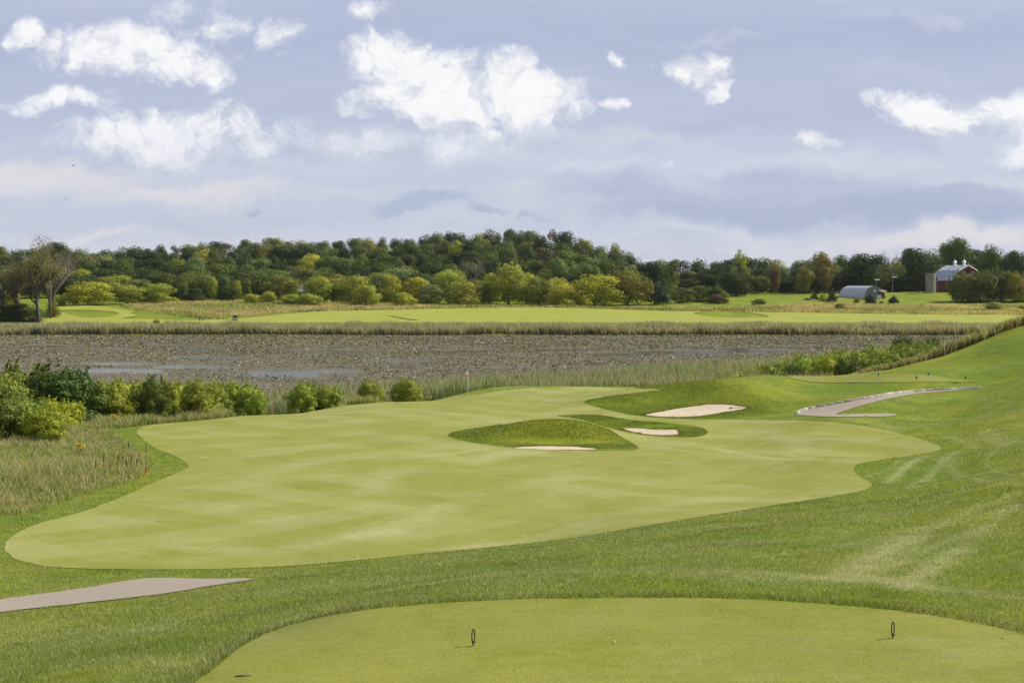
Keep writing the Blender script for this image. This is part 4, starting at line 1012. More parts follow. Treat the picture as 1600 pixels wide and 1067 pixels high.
for (k, u, vt, vb, wp, D, col, nm, lb) in FRONT:
    willow = 405 < u < 1000 and 425 < vt < 450 and D > 479
    if willow: vt -= 5
    w = wp * D / F * ((1.38 if willow else 1.22) if k == 'bush' else 1.12)
    x = (u - 800) / F * D; z = h1(x, D)
    # stay on the ground: the top follows the height the plant has
    cat = 'tree' if nm.endswith('_tree') or 'pine' in nm else 'shrub'
    tree(k, x, D, w, ztop(vt, D), jit(col, .05), nm, lb, cat, None, bare=.06 if cat == 'tree' and k not in ('bush',) else 0.0)

# half-bare tree on the left shore, with its own branching
def branching(seed, H, spread, depth=5, r0=.35, start=.22):
    r = random.Random(seed); bm = bmesh.new(); tips = []
    def grow(p, d, L, rad, lev):
        pts = [p]; q = Vector(p); dd = Vector(d)
        for i in range(4):
            dd = (dd + Vector((r.uniform(-.16, .16), r.uniform(-.16, .16), .05))).normalized(); q = q + dd * L / 4; pts.append(q.copy())
        tube(bm, pts, [rad, rad * .88, rad * .78, rad * .68, rad * .58], 7 if lev < 2 else 5 if lev < 4 else 3, cap=False)
        if lev >= depth: tips.append(q.copy()); return
        for i in range(3 if lev else 5):
            t_ = r.uniform(.35, 1); b = Vector(pts[min(4, int(t_ * 4))])
            a = r.uniform(0, 6.28); s = spread * r.uniform(.6, 1.2)
            nd = (dd + Vector((math.cos(a) * s, math.sin(a) * s, r.uniform(-.05, .35)))).normalized()
            grow(b, nd, L * r.uniform(.58, .78), rad * .55, lev + 1)
        if lev > 2: tips.append(q.copy())
    grow(Vector((0, 0, -.3)), Vector((0, 0, 1)), H * .34, r0, 0)
    return bm, tips
def bare_tree(u, D, top, label, seed, spread, leaves, col, name='half_bare_tree', lean=0, dp=5, r0=.35, lsz=.28, sig=.6):
    x = (u - 800) / F * D; z = h1(x, D); t = empty(name, (x, D, z - .1)); H = ztop(top, D) - z
    bm, tips = branching(seed, H, spread, dp, r0)
    mz = max(v.co.z for v in bm.verts); s = H / mz
    bmesh.ops.scale(bm, vec=(s, s, s), verts=bm.verts)
    bm_obj('trunk', bm, M_DEAD if leaves < 300 else M_BARK, t, True)
    tp = np.array([tuple(q * s) for q in tips])
    if leaves:
        r = np.random.default_rng(seed); k = r.integers(0, len(tp), leaves); keep = r.random(len(tp))[k] < .7
        P = tp[k][keep] + r.normal(0, sig, (keep.sum(), 3)); n = len(P)
        a = r.normal(size=(n, 3)); a /= np.linalg.norm(a, axis=1)[:, None]; b = np.cross(a, r.normal(size=(n, 3))); b /= np.linalg.norm(b, axis=1)[:, None]
        sz = lsz * r.uniform(.5, 1.2, n)[:, None]
        V = np.stack([P - a*sz, P + b*sz*.6, P + a*sz, P - b*sz*.6], 1).reshape(-1, 3)
        K = np.repeat(r.uniform(.7, 1.3, (n, 1)) * np.ones((1, 3)), 4, axis=0)
        c = mesh_np('crown', V, np.arange(4*n).reshape(-1, 4), M_LEAF2, t, attrs={'Col': K}); c.color = (*col, 1)
    tag(t, label, 'tree')
    return t
bare_tree(61, 398, 371, 'tall half-bare tree with thin olive leaves standing behind the reeds at far left', 3, .95, 12000, (.20, .19, .065), r0=.42, lsz=.22, sig=.75)
bare_tree(8, 404, 388, 'thin brownish tree at the left edge beside the tall half-bare tree', 8, .95, 3400, (.15, .13, .06), r0=.3, lsz=.22, sig=.7)
bare_tree(30, 408, 420, 'low twiggy tree between the left edge and the tall half-bare tree', 12, .8, 1800, (.10, .10, .04), r0=.3)
bare_tree(80, 425, 380, 'bare grey tree behind the tall half-bare tree', 15, .7, 0, G_BROWN, 'bare_tree', r0=.4)
bare_tree(1396, 597, 390, 'leafless grey tree top above the row behind the utility pole', 19, .8, 0, G_BROWN, 'bare_tree', r0=.3)
bare_tree(741, 530, 398, 'bare pinkish-grey tree low on the dark hillside', 22, .8, 60, G_BROWN, 'bare_tree', r0=.22)
def snag(u, D, vt, vb, lab):
    x = (u - 800) / F * D; z = h1(x, D); bm = bmesh.new(); H = ztop(vt, D) - z
    tube(bm, [(0, 0, -.2), (.05, 0, H * .5), (.15, .05, H)], [.32, .26, .2], 8); tube(bm, [(.05, 0, H * .62), (.9, .1, H * .7)], [.1, .04], 6)
    o = bm_obj('dead_trunk', bm, M_DEAD, None, True); o.location = (x, D, z); tag(o, lab, 'dead tree')
snag(79, 412, 415, 500, 'straight broken dead trunk just right of the tall half-bare tree')

# bushes along the near shore (left), close enough to show leaves
Y2 = (.36, .405, .04); Y1 = (.29, .35, .048); N_DK = (.12, .16, .026); N_MD = (.24, .29, .045)
NEAR = [('near',136,598,655,50,106,Y1,'yellow-green bush tucked behind the tallest dark bush'), ('near',214,592,650,40,107,Y1,'light bush left of the narrow dark green bush'), ('near',335,600,640,44,110,N_MD,'green bush in the gap of the golden row'), ('near',352,596,636,40,113,Y1,'golden-green bush beside the spreading yellow-green one'), ('near',-5,580,660,80,98,N_MD,'green bush at the left edge between upper and lower dark bushes'), ('near',8,566,640,70,104,N_DK,'dark leafy bush at the left edge by the pond'), ('near',92,566,655,104,101,(.09,.13,.028),'tallest dark green bush with upright shoots by the pond'),
 ('near',45,572,650,80,103,N_MD,'green bush between the two dark ones by the pond'), ('near',-14,612,700,86,86,N_DK,'dark bush cut by the left photo edge'), ('near',28,612,700,76,87,N_MD,'dark green broad bush low at the left edge'),
 ('near',68,634,702,58,84,Y2,'bright yellow bush lowest in the left corner'), ('near',88,620,664,58,92,Y2,'bright yellow-green bush right of the dark left bush'),
 ('near',112,622,650,34,97,Y1,'small yellowish bush in front of the tallest dark bush'), ('near',160,592,654,54,104,Y1,'yellow-green bush right of the tallest dark bush'), ('near',190,590,648,52,106,Y2,'golden bush second right of the tallest dark bush'),
 ('near',236,586,655,48,103,N_DK,'narrow dark green bush in the middle of the golden bushes'), ('near',268,592,640,44,107,Y2,'golden bush right of the narrow dark bush'), ('near',312,588,646,50,105,Y1,'large golden-green bush left of the gap'),
 ('near',296,594,636,34,110,Y2,'small golden bush behind the large golden-green one'), ('near',378,594,632,56,112,Y1,'spreading yellow-green bush with drooping right side'), ('nearlow',402,608,640,24,110,Y1,'small bush at the foot of the spreading yellow-green one'),
 ('near',470,595,626,40,121,Y1,'yellow-green bush, left of the pair in the reeds'), ('near',513,599,626,34,122,Y1,'yellow-green bush, right of the pair in the reeds'), ('near',488,596,624,28,123,N_MD,'darker bush between the pair in the reeds'),
 ('nearlow',579,591,622,40,126,Y1,'fluffy goldenrod clump second from the flagstick'), ('nearlow',636,588,620,46,130,Y1,'fluffy goldenrod clump nearest the flagstick'),
 ('nearlow',737,603,617,9,141,Y1,'tiny yellow-green plant right of the flagstick'), ('nearlow',776,604,614,8,143,Y2,'tiny yellow plant at the back of the putting green'), ('nearlow',120,715,732,16,78,Y1,'small yellow-flowered plant in the tall grass'), ('nearlow',75,770,800,26,62,(.09,.13,.03),'leafy green weed in the tall grass')]
for (k, u, vt, vb, wp, D, col, lb) in NEAR:
    tree(k, (u - 800) / F * D, D, wp * D / F * 1.3, ztop(vt, D), jit(col, .05), 'shrub', lb, 'shrub', None, bare=0.0)
# belt of shrubs below the right-hand hill
BELT = [(1130,583,14,163,Y2,.8),(1150,585,20,162,Y2,.9),(1180,578,26,161,Y2,1.0),(1205,573,28,161,Y1,1.1),(1232,566,34,163,Y1,1.2),(1262,558,38,166,Y1,1.3),(1290,560,30,160,Y2,1),(1300,552,36,170,Y1,1.2),(1332,550,42,172,Y1,1.3),
        (1350,558,34,162,N_MD,1),(1368,544,40,178,N_MD,1.2),(1385,552,34,168,Y1,1),(1405,540,38,184,Y1,1.2),(1412,528,22,215,N_DK,1.2),(1432,536,36,190,N_MD,1.2),(1454,531,20,196,N_DK,1.2),(1325,562,26,156,N_DK,.9),(1245,572,24,156,N_DK,.9),(1420,548,36,172,N_MD,1),(1445,543,30,176,N_MD,1)]
for i, (u, vt, wp, D, col, s) in enumerate(BELT):
    side = 'low left' if u < 1190 else 'left of centre' if u < 1290 else 'central' if u < 1360 else 'high right'
    cn = 'bright yellow' if col is Y2 else 'yellow-green' if col is Y1 else 'dark green' if col is N_DK else 'mid green'
    tree('near', (u - 800) / F * D, D, wp * D / F * 1.9, ztop(vt - 5, D), jit(col, .08), 'shrub', f'{cn} shrub {side} in the belt under the right hill', 'shrub', 'shrub belt under the right hill', bare=0)

# brushy grass following the brow of the right-hand hill
def brow_brush():
    X, Y = wedge(60000, .20, .42, 140, 200, 1.0); u = upix(X, Y)
    lo = np.interp(u, [1240,1400,1430,1500,1600,1800], [141,147,149,151.5,153,156]); hi = lo + np.interp(u, [1240,1400,1600], [12, 14, 12])
    m = (Y > lo) & (Y < hi) & (u > 1230); X = X[m]; Y = Y[m]
    # the brow drops to the left: a few clumps on the bank below the far tee
    X2, Y2_ = wedge(14000, .08, .28, 136, 152, 1.0); u2 = upix(X2, Y2_)
    m2 = (Y2_ > np.interp(u2, [1000,1100,1200,1400], [138,138,141,147])) & (Y2_ < np.interp(u2, [1000,1100,1200,1400], [143,146,150,156]))
    X = np.concatenate([X, X2[m2]]); Y = np.concatenate([Y, Y2_[m2]])
    rep = 5; X = np.repeat(X, rep) + RNG.normal(0, .5, len(X)*rep); Y = np.repeat(Y, rep) + RNG.normal(0, .4, len(Y)*rep); n = len(X); u = upix(X, Y)
    P = np.column_stack([X, Y, height(X, Y)]); nb = vnoise(X, Y, .3, 61)
    H = RNG.uniform(.5, 1.1, n) * (.6 + .8 * nb) * np.interp(u, [1000, 1200, 1400, 1450, 1500, 1600], [.7, .7, .9, 1.25, 1.4, 1.2]); W = RNG.uniform(.04, .09, n) * 1.2
    g = pick(n, [(4, (.19,.24,.06)), (3, (.11,.14,.04)), (2, (.28,.31,.08))]); s = pick(n, [(3, (.34,.28,.16)), (2, (.22,.16,.10)), (2, (.44,.38,.22))])
    c = np.where((RNG.uniform(0, 1, n) < .3 + .4 * nb)[:, None], s, g)
    tag(blades('brow_grass', P, H, W, .4, c * .7, c * 1.15, segs=2), 'dark tawny brush and long grass along the brow of the right hill', 'brush', kind='stuff')
brow_brush()
def goldenrod():
    m = plain('goldenrod_yellow', (.55, .38, .02), .8)
    pts = [(u, D) for u, D in [(1140,157),(1150,158),(1160,156),(1172,157),(1186,155),(1200,155),(1214,156),(1228,154),(1245,152),(1270,153),(1290,153),(1150,161),(1235,158),(1300,158),(1165,160)]]
    b0 = None
    for i, (u, D) in enumerate(pts + [(176,99),(180,100),(672,131),(123,76)]):
        if b0 is None:
            r = np.random.default_rng(5); bm = bmesh.new()
            for k in range(16):
                a = r.uniform(0, 6.28); q = r.uniform(.0, .35); x, y = q * math.cos(a), q * math.sin(a); hh = r.uniform(.7, 1.15)
                tube(bm, [(x * .4, y * .4, 0), (x, y, hh)], [.012, .008], 4)
            st = bm_obj('stem', bm, M_BARK)
            bm = bmesh.new(); r = np.random.default_rng(5)
            for k in range(16):
                a = r.uniform(0, 6.28); q = r.uniform(.0, .35); x, y = q * math.cos(a), q * math.sin(a); hh = r.uniform(.7, 1.15)
                for j in range(4):
                    c = Vector((x + r.normal(0, .05), y + r.normal(0, .05), hh + j * .05)); g = bmesh.ops.create_icosphere(bm, subdivisions=1, radius=.07 - j * .012)
                    bmesh.ops.translate(bm, vec=c, verts=g['verts'])
            fl = bm_obj('flower_head', bm, m); b0 = (st, fl)
            t = empty('goldenrod_plant', (0, 0, 0)); st.parent = t; fl.parent = t; src = t
        else: t = copy_tree(src)
        x, y, z = pd(u, D); t.location = (x, y, z); s = random.uniform(.8, 1.5) * (1 if i < 15 else .6); t.scale = (s, s, s); t.rotation_euler = (0, 0, random.uniform(0, 6))
        tag(t, 'yellow goldenrod at the foot of the right shrub belt' if i < 15 else 'orange-yellow goldenrod in flower beside the left fairway edge' if i < 17 else 'yellow flowering plant at the back edge of the putting green' if i == 17 else 'yellow flowering plant in the tall grass at left', 'flower', 'goldenrod plants')
goldenrod()
def mulleins():
    m = plain('dry_stalk', (.075, .045, .03), .9)
    spots = [(205,742),(212,738),(190,735),(183,741),(200,716),(218,730),(160,742),(150,748),(228,724),(5,770),(10,745),(172,662),(245,652),(262,655),(330,650),(420,640),(498,632),(172,745),(196,750)]
    src = None
    for i, (u, v) in enumerate(spots):
        q = pt(u, v)
        if src is None:
            bm = bmesh.new(); tube(bm, [(0, 0, 0), (.02, 0, .6), (.03, .01, .85)], [.015, .012, .01], 6); st = bm_obj('stem', bm, m)
            bm = bmesh.new(); lathe(bm, [(.012, 0), (.035, .06), (.028, .16), (.036, .24), (.024, .36), (.008, .45)], 8); hd = bm_obj('seed_head', bm, m); hd.location = (.03, .01, .8)
            src = t = empty('dried_stalk', (0, 0, 0)); st.parent = t; hd.parent = t
        else: t = copy_tree(src)
        t.location = q; s = random.uniform(.5, .85); t.scale = (s * 1.1, s * 1.1, s); t.rotation_euler = (random.uniform(-.1, .1), random.uniform(-.12, .12), random.uniform(0, 6))
        tag(t, 'dark dried seed stalk in the tall grass beside the fairway', 'dried plant', 'dried seed stalks')
mulleins()

# ------------------------------------------------------------------ buildings
def part(name, bm, mat, parent, label=None, smooth=False):
    o = bm_obj(name, bm, mat, parent, smooth)
    if label: o['label'] = label
    return o
def corrugated(name, colr, axis=0, scale=8, rough=.4, metal=.6, rust=None):
    m, t, out = mat_new(name); b = t.n('ShaderNodeBsdfPrincipled'); t.l(b.outputs[0], out.inputs[0])
    tc = t.n('ShaderNodeTexCoord').outputs['Object']; sp = t.n('ShaderNodeSeparateXYZ', inp={0: tc})
    w = t.math('SINE', t.math('MULTIPLY', sp.outputs[axis], scale))
    n = t.noise(tc, .9, 5, .6)
    c = t.mix(t.ramp(n, .35, .7), tuple(x * .8 for x in colr), colr)
    if rust: c = t.mix(t.math('MULTIPLY', t.ramp(t.noise(t.mapping(tc, (1, 1, .3)), 1.7, 5, .7), .52, .72), .5), c, rust)
    t.l(c, b.inputs['Base Color']); b.inputs['Roughness'].default_value = rough; b.inputs['Metallic'].default_value = metal
    bp = t.n('ShaderNodeBump', inp={'Strength': .6, 'Distance': .04, 'Height': w}); t.l(bp.outputs[0], b.inputs['Normal'])
    return m
M_WROOF = corrugated('white_metal_roof', (.50, .52, .56), 1, 9, .5, .1)
M_HUT = corrugated('galvanised_arch', (.50, .50, .52), 1, 12, .42, .35, (.30, .27, .26))
M_HUTEND = corrugated('galvanised_end_shaded', (.20, .215, .25), 0, 14, .5, .4)  # shade of the end face put into a darker metal colour
M_RED = plain('barn_red', (.16, .035, .035), .8, nscale=2, var=.3, stretch=(4, 4, .4))
M_WHITE = plain('white_paint', (.78, .78, .76), .5, nscale=2, var=.05)
M_DARK = plain('dark_opening', (.02, .02, .022), .7)
M_GLASS = plain('window_glass', (.04, .05, .07), .1, spec=.8)
def barn():
    x, y, _ = pd(1512, 556); zb = 10.1; t = empty('barn', (x, y, zb), R(11))    # local -Y end faces the camera's right; length along +Y
    W, L, h = 12.6, 17.5, 4.9
    prof = [(-W/2, h), (-W/2 + 2.6, h + 3.6), (0, h + 5.6), (W/2 - 2.6, h + 3.6), (W/2, h)]
    bm = bmesh.new()                      # walls with gambrel gables
    out = [(-W/2+.25, -3)] + [(-W/2+.25, h-.1), (-W/2 + 2.7, h + 3.4), (0, h + 5.35), (W/2 - 2.7, h + 3.4), (W/2-.25, h-.1)] + [(W/2-.25, -3)]
    a = [bm.verts.new((p[0], 0, p[1])) for p in out]; b = [bm.verts.new((p[0], L, p[1])) for p in out]
    bm.faces.new(a[::-1]); bm.faces.new(b)
    for i in range(len(out)): bm.faces.new((a[i], a[(i+1) % len(out)], b[(i+1) % len(out)], b[i]))
    bmesh.ops.recalc_face_normals(bm, faces=bm.faces); part('wall', bm, M_RED, t)
    bm = bmesh.new(); pr = [(-W/2 - .4, h - .45)] + prof[1:4] + [(W/2 + .4, h - .45)]
    th = .14; up = [(p[0], p[1] + th) for p in pr]; loop = pr + up[::-1]
    a = [bm.verts.new((p[0], -.45, p[1])) for p in loop]; b = [bm.verts.new((p[0], L + .45, p[1])) for p in loop]; n = len(loop)
    for i in range(n): bm.faces.new((a[i], a[(i+1) % n], b[(i+1) % n], b[i]))
    for i in range(4):
        bm.faces.new((a[i+1], a[i], a[n-1-i], a[n-2-i])); bm.faces.new((b[i], b[i+1], b[n-2-i], b[n-1-i]))
    bmesh.ops.recalc_face_normals(bm, faces=bm.faces); rf = part('roof', bm, M_WROOF, t)
    for yy in (3.3, 10.6):
        bm = bmesh.new(); z = h + 5.45
        lathe(bm, [(.75, 0), (.72, .3), (.55, .75), (.50, 1.25), (.52, 1.3)], 12, (0, yy, z)); 
        lathe(bm, [(.85, 1.34), (.82, 1.5), (.45, 1.95), (.3, 2.1), (.12, 2.35), (.05, 2.8)], 12, (0, yy, z)); part('ventilator', bm, M_WHITE, t, smooth=False)
    for sx in (-1, 1):                   # verge boards
        bm = bmesh.new()
        for i in range(4):
            p, q = pr[i], pr[i+1]
            if (p[0] + q[0]) * sx < 0: continue
            tube(bm, [(p[0], -.47, p[1] - .06), (q[0], -.47, q[1] - .06)], .11, 4)
        part('verge_trim', bm, M_WHITE, t)
    bm = bmesh.new(); box(bm, (0, -.06, h + 3.0), (1.5, .12, 1.9)); w = part('hay_door', bm, M_DARK, t)
    for sx in (-1, 1):
        bm = bmesh.new(); box(bm, (sx * 1.9, -.05, h + 2.4), (.8, .1, 1.0)); f = part('window', bm, M_GLASS, t)
        bm = bmesh.new(); box(bm, (sx * 1.9, -.08, h + 2.95), (1.0, .1, .1)); box(bm, (sx * 1.9, -.08, h + 1.85), (1.0, .1, .1)); box(bm, (sx * 1.45, -.08, h + 2.4), (.1, .1, 1.2)); box(bm, (sx * 2.35, -.08, h + 2.4), (.1, .1, 1.2)); part('frame', bm, M_WHITE, f)
    for k in range(3):
        bm = bmesh.new(); box(bm, (-W/2 + .22, 3 + k * 5, 2.6), (.1, 1.0, 1.1)); part('window', bm, M_GLASS, t)
    tag(t, 'dark red barn with white metal gambrel roof and two roof ventilators', 'barn')
barn()
def silo():
    x, y, z = pd(1453.5, 555); z -= .4; t = empty('silo', (x, y, z))
    m, tt, out = mat_new('stave_blocks'); b = tt.n('ShaderNodeBsdfPrincipled'); tt.l(b.outputs[0], out.inputs[0])
    uv = tt.n('ShaderNodeTexCoord').outputs['Object']; sp = tt.n('ShaderNodeSeparateXYZ', inp={0: uv})
    an = tt.math('MULTIPLY', tt.math('ARCTAN2', sp.outputs[1], sp.outputs[0]), 1.9)
    v = tt.n('ShaderNodeCombineXYZ', inp={0: an, 1: sp.outputs[2]}).outputs[0]
    br = tt.n('ShaderNodeTexBrick', inp={'Scale': 1.0, 'Mortar Size': .035, 'Brick Width': .42, 'Row Height': .8, 'Color1': (.36,.30,.24,1), 'Color2': (.22,.19,.16,1), 'Mortar': (.10,.09,.08,1), 'Vector': v}); br.offset = .5
    c = tt.mix(tt.math('MULTIPLY', tt.noise(uv, 1.4, 5, .6), .5), br.outputs[0], (.30,.27,.24)); tt.l(c, b.inputs['Base Color']); b.inputs['Roughness'].default_value = .9
    H = ztop(427, 555) - z; bm = bmesh.new()
    rings = [[bm.verts.new((r * math.cos(k*math.pi/16), r * math.sin(k*math.pi/16), zz)) for k in range(32)] for r, zz in ((1.9, -1.0), (1.9, H), (1.72, H), (1.72, 1))]
    for a, b2 in zip(rings, rings[1:]):
        for k in range(32): bm.faces.new((a[k], a[(k+1) % 32], b2[(k+1) % 32], b2[k]))
    part('wall', bm, m, t)
    mh = plain('hoop_steel', (.10, .09, .085), .6)
    for k in range(9):
        bm = bmesh.new(); zz = .6 + k * (H - 1) / 8
        n = 32; pts = [(1.93 * math.cos(i*2*math.pi/n), 1.93 * math.sin(i*2*math.pi/n), zz) for i in range(n + 1)]
        tube(bm, pts, .025, 4, cap=False); part('hoop', bm, mh, t)
    bm = bmesh.new(); box(bm, (2.1, -.2, H * .36), (.95, 1.0, H * .78 + 1), bev=.08); part('chute', bm, plain('chute_grey', (.11, .12, .15), .7), t)
    tag(t, 'roofless stave silo with a grey chute left of the barn', 'silo')
silo()
def arched_hut():
    D = 530; x = (1366 - 800) / F * D; z = CAMZ - (467 - 449) * D / F; t = empty('arched_hut', (x, D, z - .05), R(21))
    W, L, rad = 9.4, 16.5, 4.9; n = 24
    arc = [(rad * .98 * math.cos(math.pi * k / n), rad * math.sin(math.pi * k / n)) for k in range(n + 1)]
    bm = bmesh.new()
    for ra, flip in ((1.0, 0), (.975, 1)):
        a = [bm.verts.new((p[0] * ra, -.15, p[1] * ra)) for p in arc]; b = [bm.verts.new((p[0] * ra, L, p[1] * ra)) for p in arc]
        for i in range(n): bm.faces.new((a[i], b[i], b[i+1], a[i+1]) if not flip else (a[i], a[i+1], b[i+1], b[i]))
    part('roof', bm, M_HUT, t, smooth=True)
    for yy, nm in ((.08, 'end_wall'), (L - .2, 'end_wall')):
        bm = bmesh.new(); vs = [bm.verts.new((p[0] * .972, yy, p[1] * .972)) for p in arc]; vs += [bm.verts.new((-rad*.953, yy, -.6)), bm.verts.new((rad*.953, yy, -.6))]
        f = bm.faces.new(vs); r = bmesh.ops.extrude_face_region(bm, geom=[f]); bmesh.ops.translate(bm, vec=(0, .1, 0), verts=[g for g in r['geom'] if isinstance(g, bmesh.types.BMVert)])
        bmesh.ops.recalc_face_normals(bm, faces=bm.faces); part(nm, bm, M_HUTEND, t)
    bm = bmesh.new(); box(bm, (2.9, -.02, 1.25), (2.3, .12, 2.5)); d = part('door', bm, plain('hut_door', (.11, .06, .055), .8), t)
    bm = bmesh.new(); box(bm, (2.0, -.12, 1.2), (.06, .08, .3)); part('handle', bm, M_DARK, d)
    bm = bmesh.new(); box(bm, (3.2, -.9, 3.0), (2.5, 1.4, .12), M=Matrix.Identity(4)); box(bm, (3.2, -1.55, 2.8), (2.5, .1, .5)); box(bm, (3.2, -.25, 3.1), (2.5, .4, .5)); part('awning', bm, plain('awning_cream', (.62, .58, .48), .8), t)
    bm = bmesh.new(); box(bm, (-.7, -.03, 3.35), (.7, .12, .9)); part('window', bm, plain('rust_panel', (.28, .10, .05), .8), t, 'rusty red upper window opening')
    bm = bmesh.new(); box(bm, (.1, -.03, 3.0), (.75, .1, .45)); part('window', bm, M_WHITE, t, 'white upper window panel')
    for k in range(2):
        bm = bmesh.new(); lathe(bm, [(.3, 0), (.32, .5), (.31, 1.3), (.2, 1.55), (.08, 1.7)], 12, (.9 + k * .95, -.8, -.05)); o = part('gas_cylinder', bm, M_WHITE, None, smooth=True)
        o.location = t.location; o.rotation_euler = t.rotation_euler; tag(o, f'white gas cylinder at the hut end wall, {"left" if k == 0 else "right"} of the two', 'gas cylinder', 'gas cylinders at the hut')
    bm = bmesh.new(); tube(bm, [(-3.2, -.3, 0), (-3.2, -.3, 4.6)], .06, 6); part('drain_pipe', bm, M_DARK, t)
    bm = bmesh.new(); box(bm, (0, L/2, -.25), (W + .3, L + .1, .7)); part('foundation', bm, plain('old_concrete', (.16, .12, .09), .95), t)
    tag(t, 'grey corrugated half-round metal hut in the field', 'hut')
arched_hut()
def far_house():
    D = 505; x, y, z = pd(476, D); z1 = ztop(456, D); t = empty('house', (x, y, z), R(-25))
    h = z1 - z + .1; bm = bmesh.new(); box(bm, (0, 2.2, h / 2 - .5), (7.2, 4.6, h + 1)); part('wall', bm, M_WHITE, t)
    bm = bmesh.new(); a = []
    rf = ztop(444, D) - z
    for yy in (-.6, 5.0):
        a.append([bm.verts.new(p) for p in ((-4, yy, h), (4, yy, h))])
    r = [bm.verts.new((-2.2, 2.2, rf)), bm.verts.new((2.2, 2.2, rf))]
    bm.faces.new((a[0][0], a[0][1], r[1], r[0])); bm.faces.new((a[1][1], a[1][0], r[0], r[1])); bm.faces.new((a[0][1], a[1][1], r[1])); bm.faces.new((a[1][0], a[0][0], r[0])); bm.faces.new((a[0][0], a[1][0], a[1][1], a[0][1]))
    bmesh.ops.recalc_face_normals(bm, faces=bm.faces); rr = part('roof', bm, plain('pale_shingles', (.52, .50, .47), .85, nscale=5), t)
    bm = bmesh.new(); box(bm, (.6, 2.6, rf + .1), (.5, .5, 1.0), bev=.04); part('chimney', bm, M_WHITE, rr)
    for k in (-2, 0.2, 2.2):
        bm = bmesh.new(); box(bm, (k, -.12, h - 1.1), (.9, .06, 1.1)); part('window', bm, M_GLASS, t)
    tag(t, 'white house with a pale hipped roof half hidden by the willows', 'house')
far_house()
def utility_pole(u, D, vt, vb, lab, lampside, flagged=False):
    x, y, z = pd(u, D); H = ztop(vt, D) - z; t = empty('utility_pole', (x, y, z))
    bm = bmesh.new(); tube(bm, [(0, 0, -.3), (0, 0, H)], [.15, .1], 8); part('pole', bm, plain('pole_wood', (.20, .16, .12), .9, stretch=(4, 4, .3)), t)
    bm = bmesh.new(); tube(bm, [(0, 0, H - .4), (lampside * .5, -.1, H - .1), (lampside * 1.1, -.15, H - .1)], .05, 6); part('lamp_arm', bm, M_DARK, t)
    bm = bmesh.new(); box(bm, (lampside * .75, -.15, H - .05), (1.9, .5, .42), bev=.1); part('lamp_head', bm, M_WHITE, t)
    tag(t, lab, 'utility pole')
utility_pole(1394, 560, 433, 456, 'wooden pole with a pale lamp head between the arched hut and silo', 1)
utility_pole(1368.5, 552, 437, 447, 'thin pole with a small white lamp rising behind the arched hut', .5)
def trailer():
    x, y, z = pd(1262, 525); t = empty('flatbed_trailer', (x, y, z), R(12))
    mm = plain('weathered_deck', (.26, .23, .20), .9)
    bm = bmesh.new(); box(bm, (0, 0, .62), (3.2, 1.9, .16), bev=.03); part('deck', bm, mm, t)
    for sx, sy in ((-.5, -1), (.5, -1), (-.5, 1), (.5, 1)):
        bm = bmesh.new(); lathe(bm, [(.12, -.1), (.33, -.1), (.36, -.04), (.36, .04), (.33, .1), (.12, .1)], 14); w = part('wheel', bm, M_DARK, t, smooth=True); w.rotation_euler = (math.pi/2, 0, 0); w.location = (sx, sy * .85, .3)
    bm = bmesh.new(); tube(bm, [(1.6, -.4, .55), (2.4, 0, .5), (1.6, .4, .55)], .05, 6); tube(bm, [(2.4, 0, .5), (2.8, 0, .5)], .06, 6); part('drawbar', bm, M_DARK, t)
    tag(t, 'low flat trailer parked in the field left of the shrubs', 'trailer')
trailer()

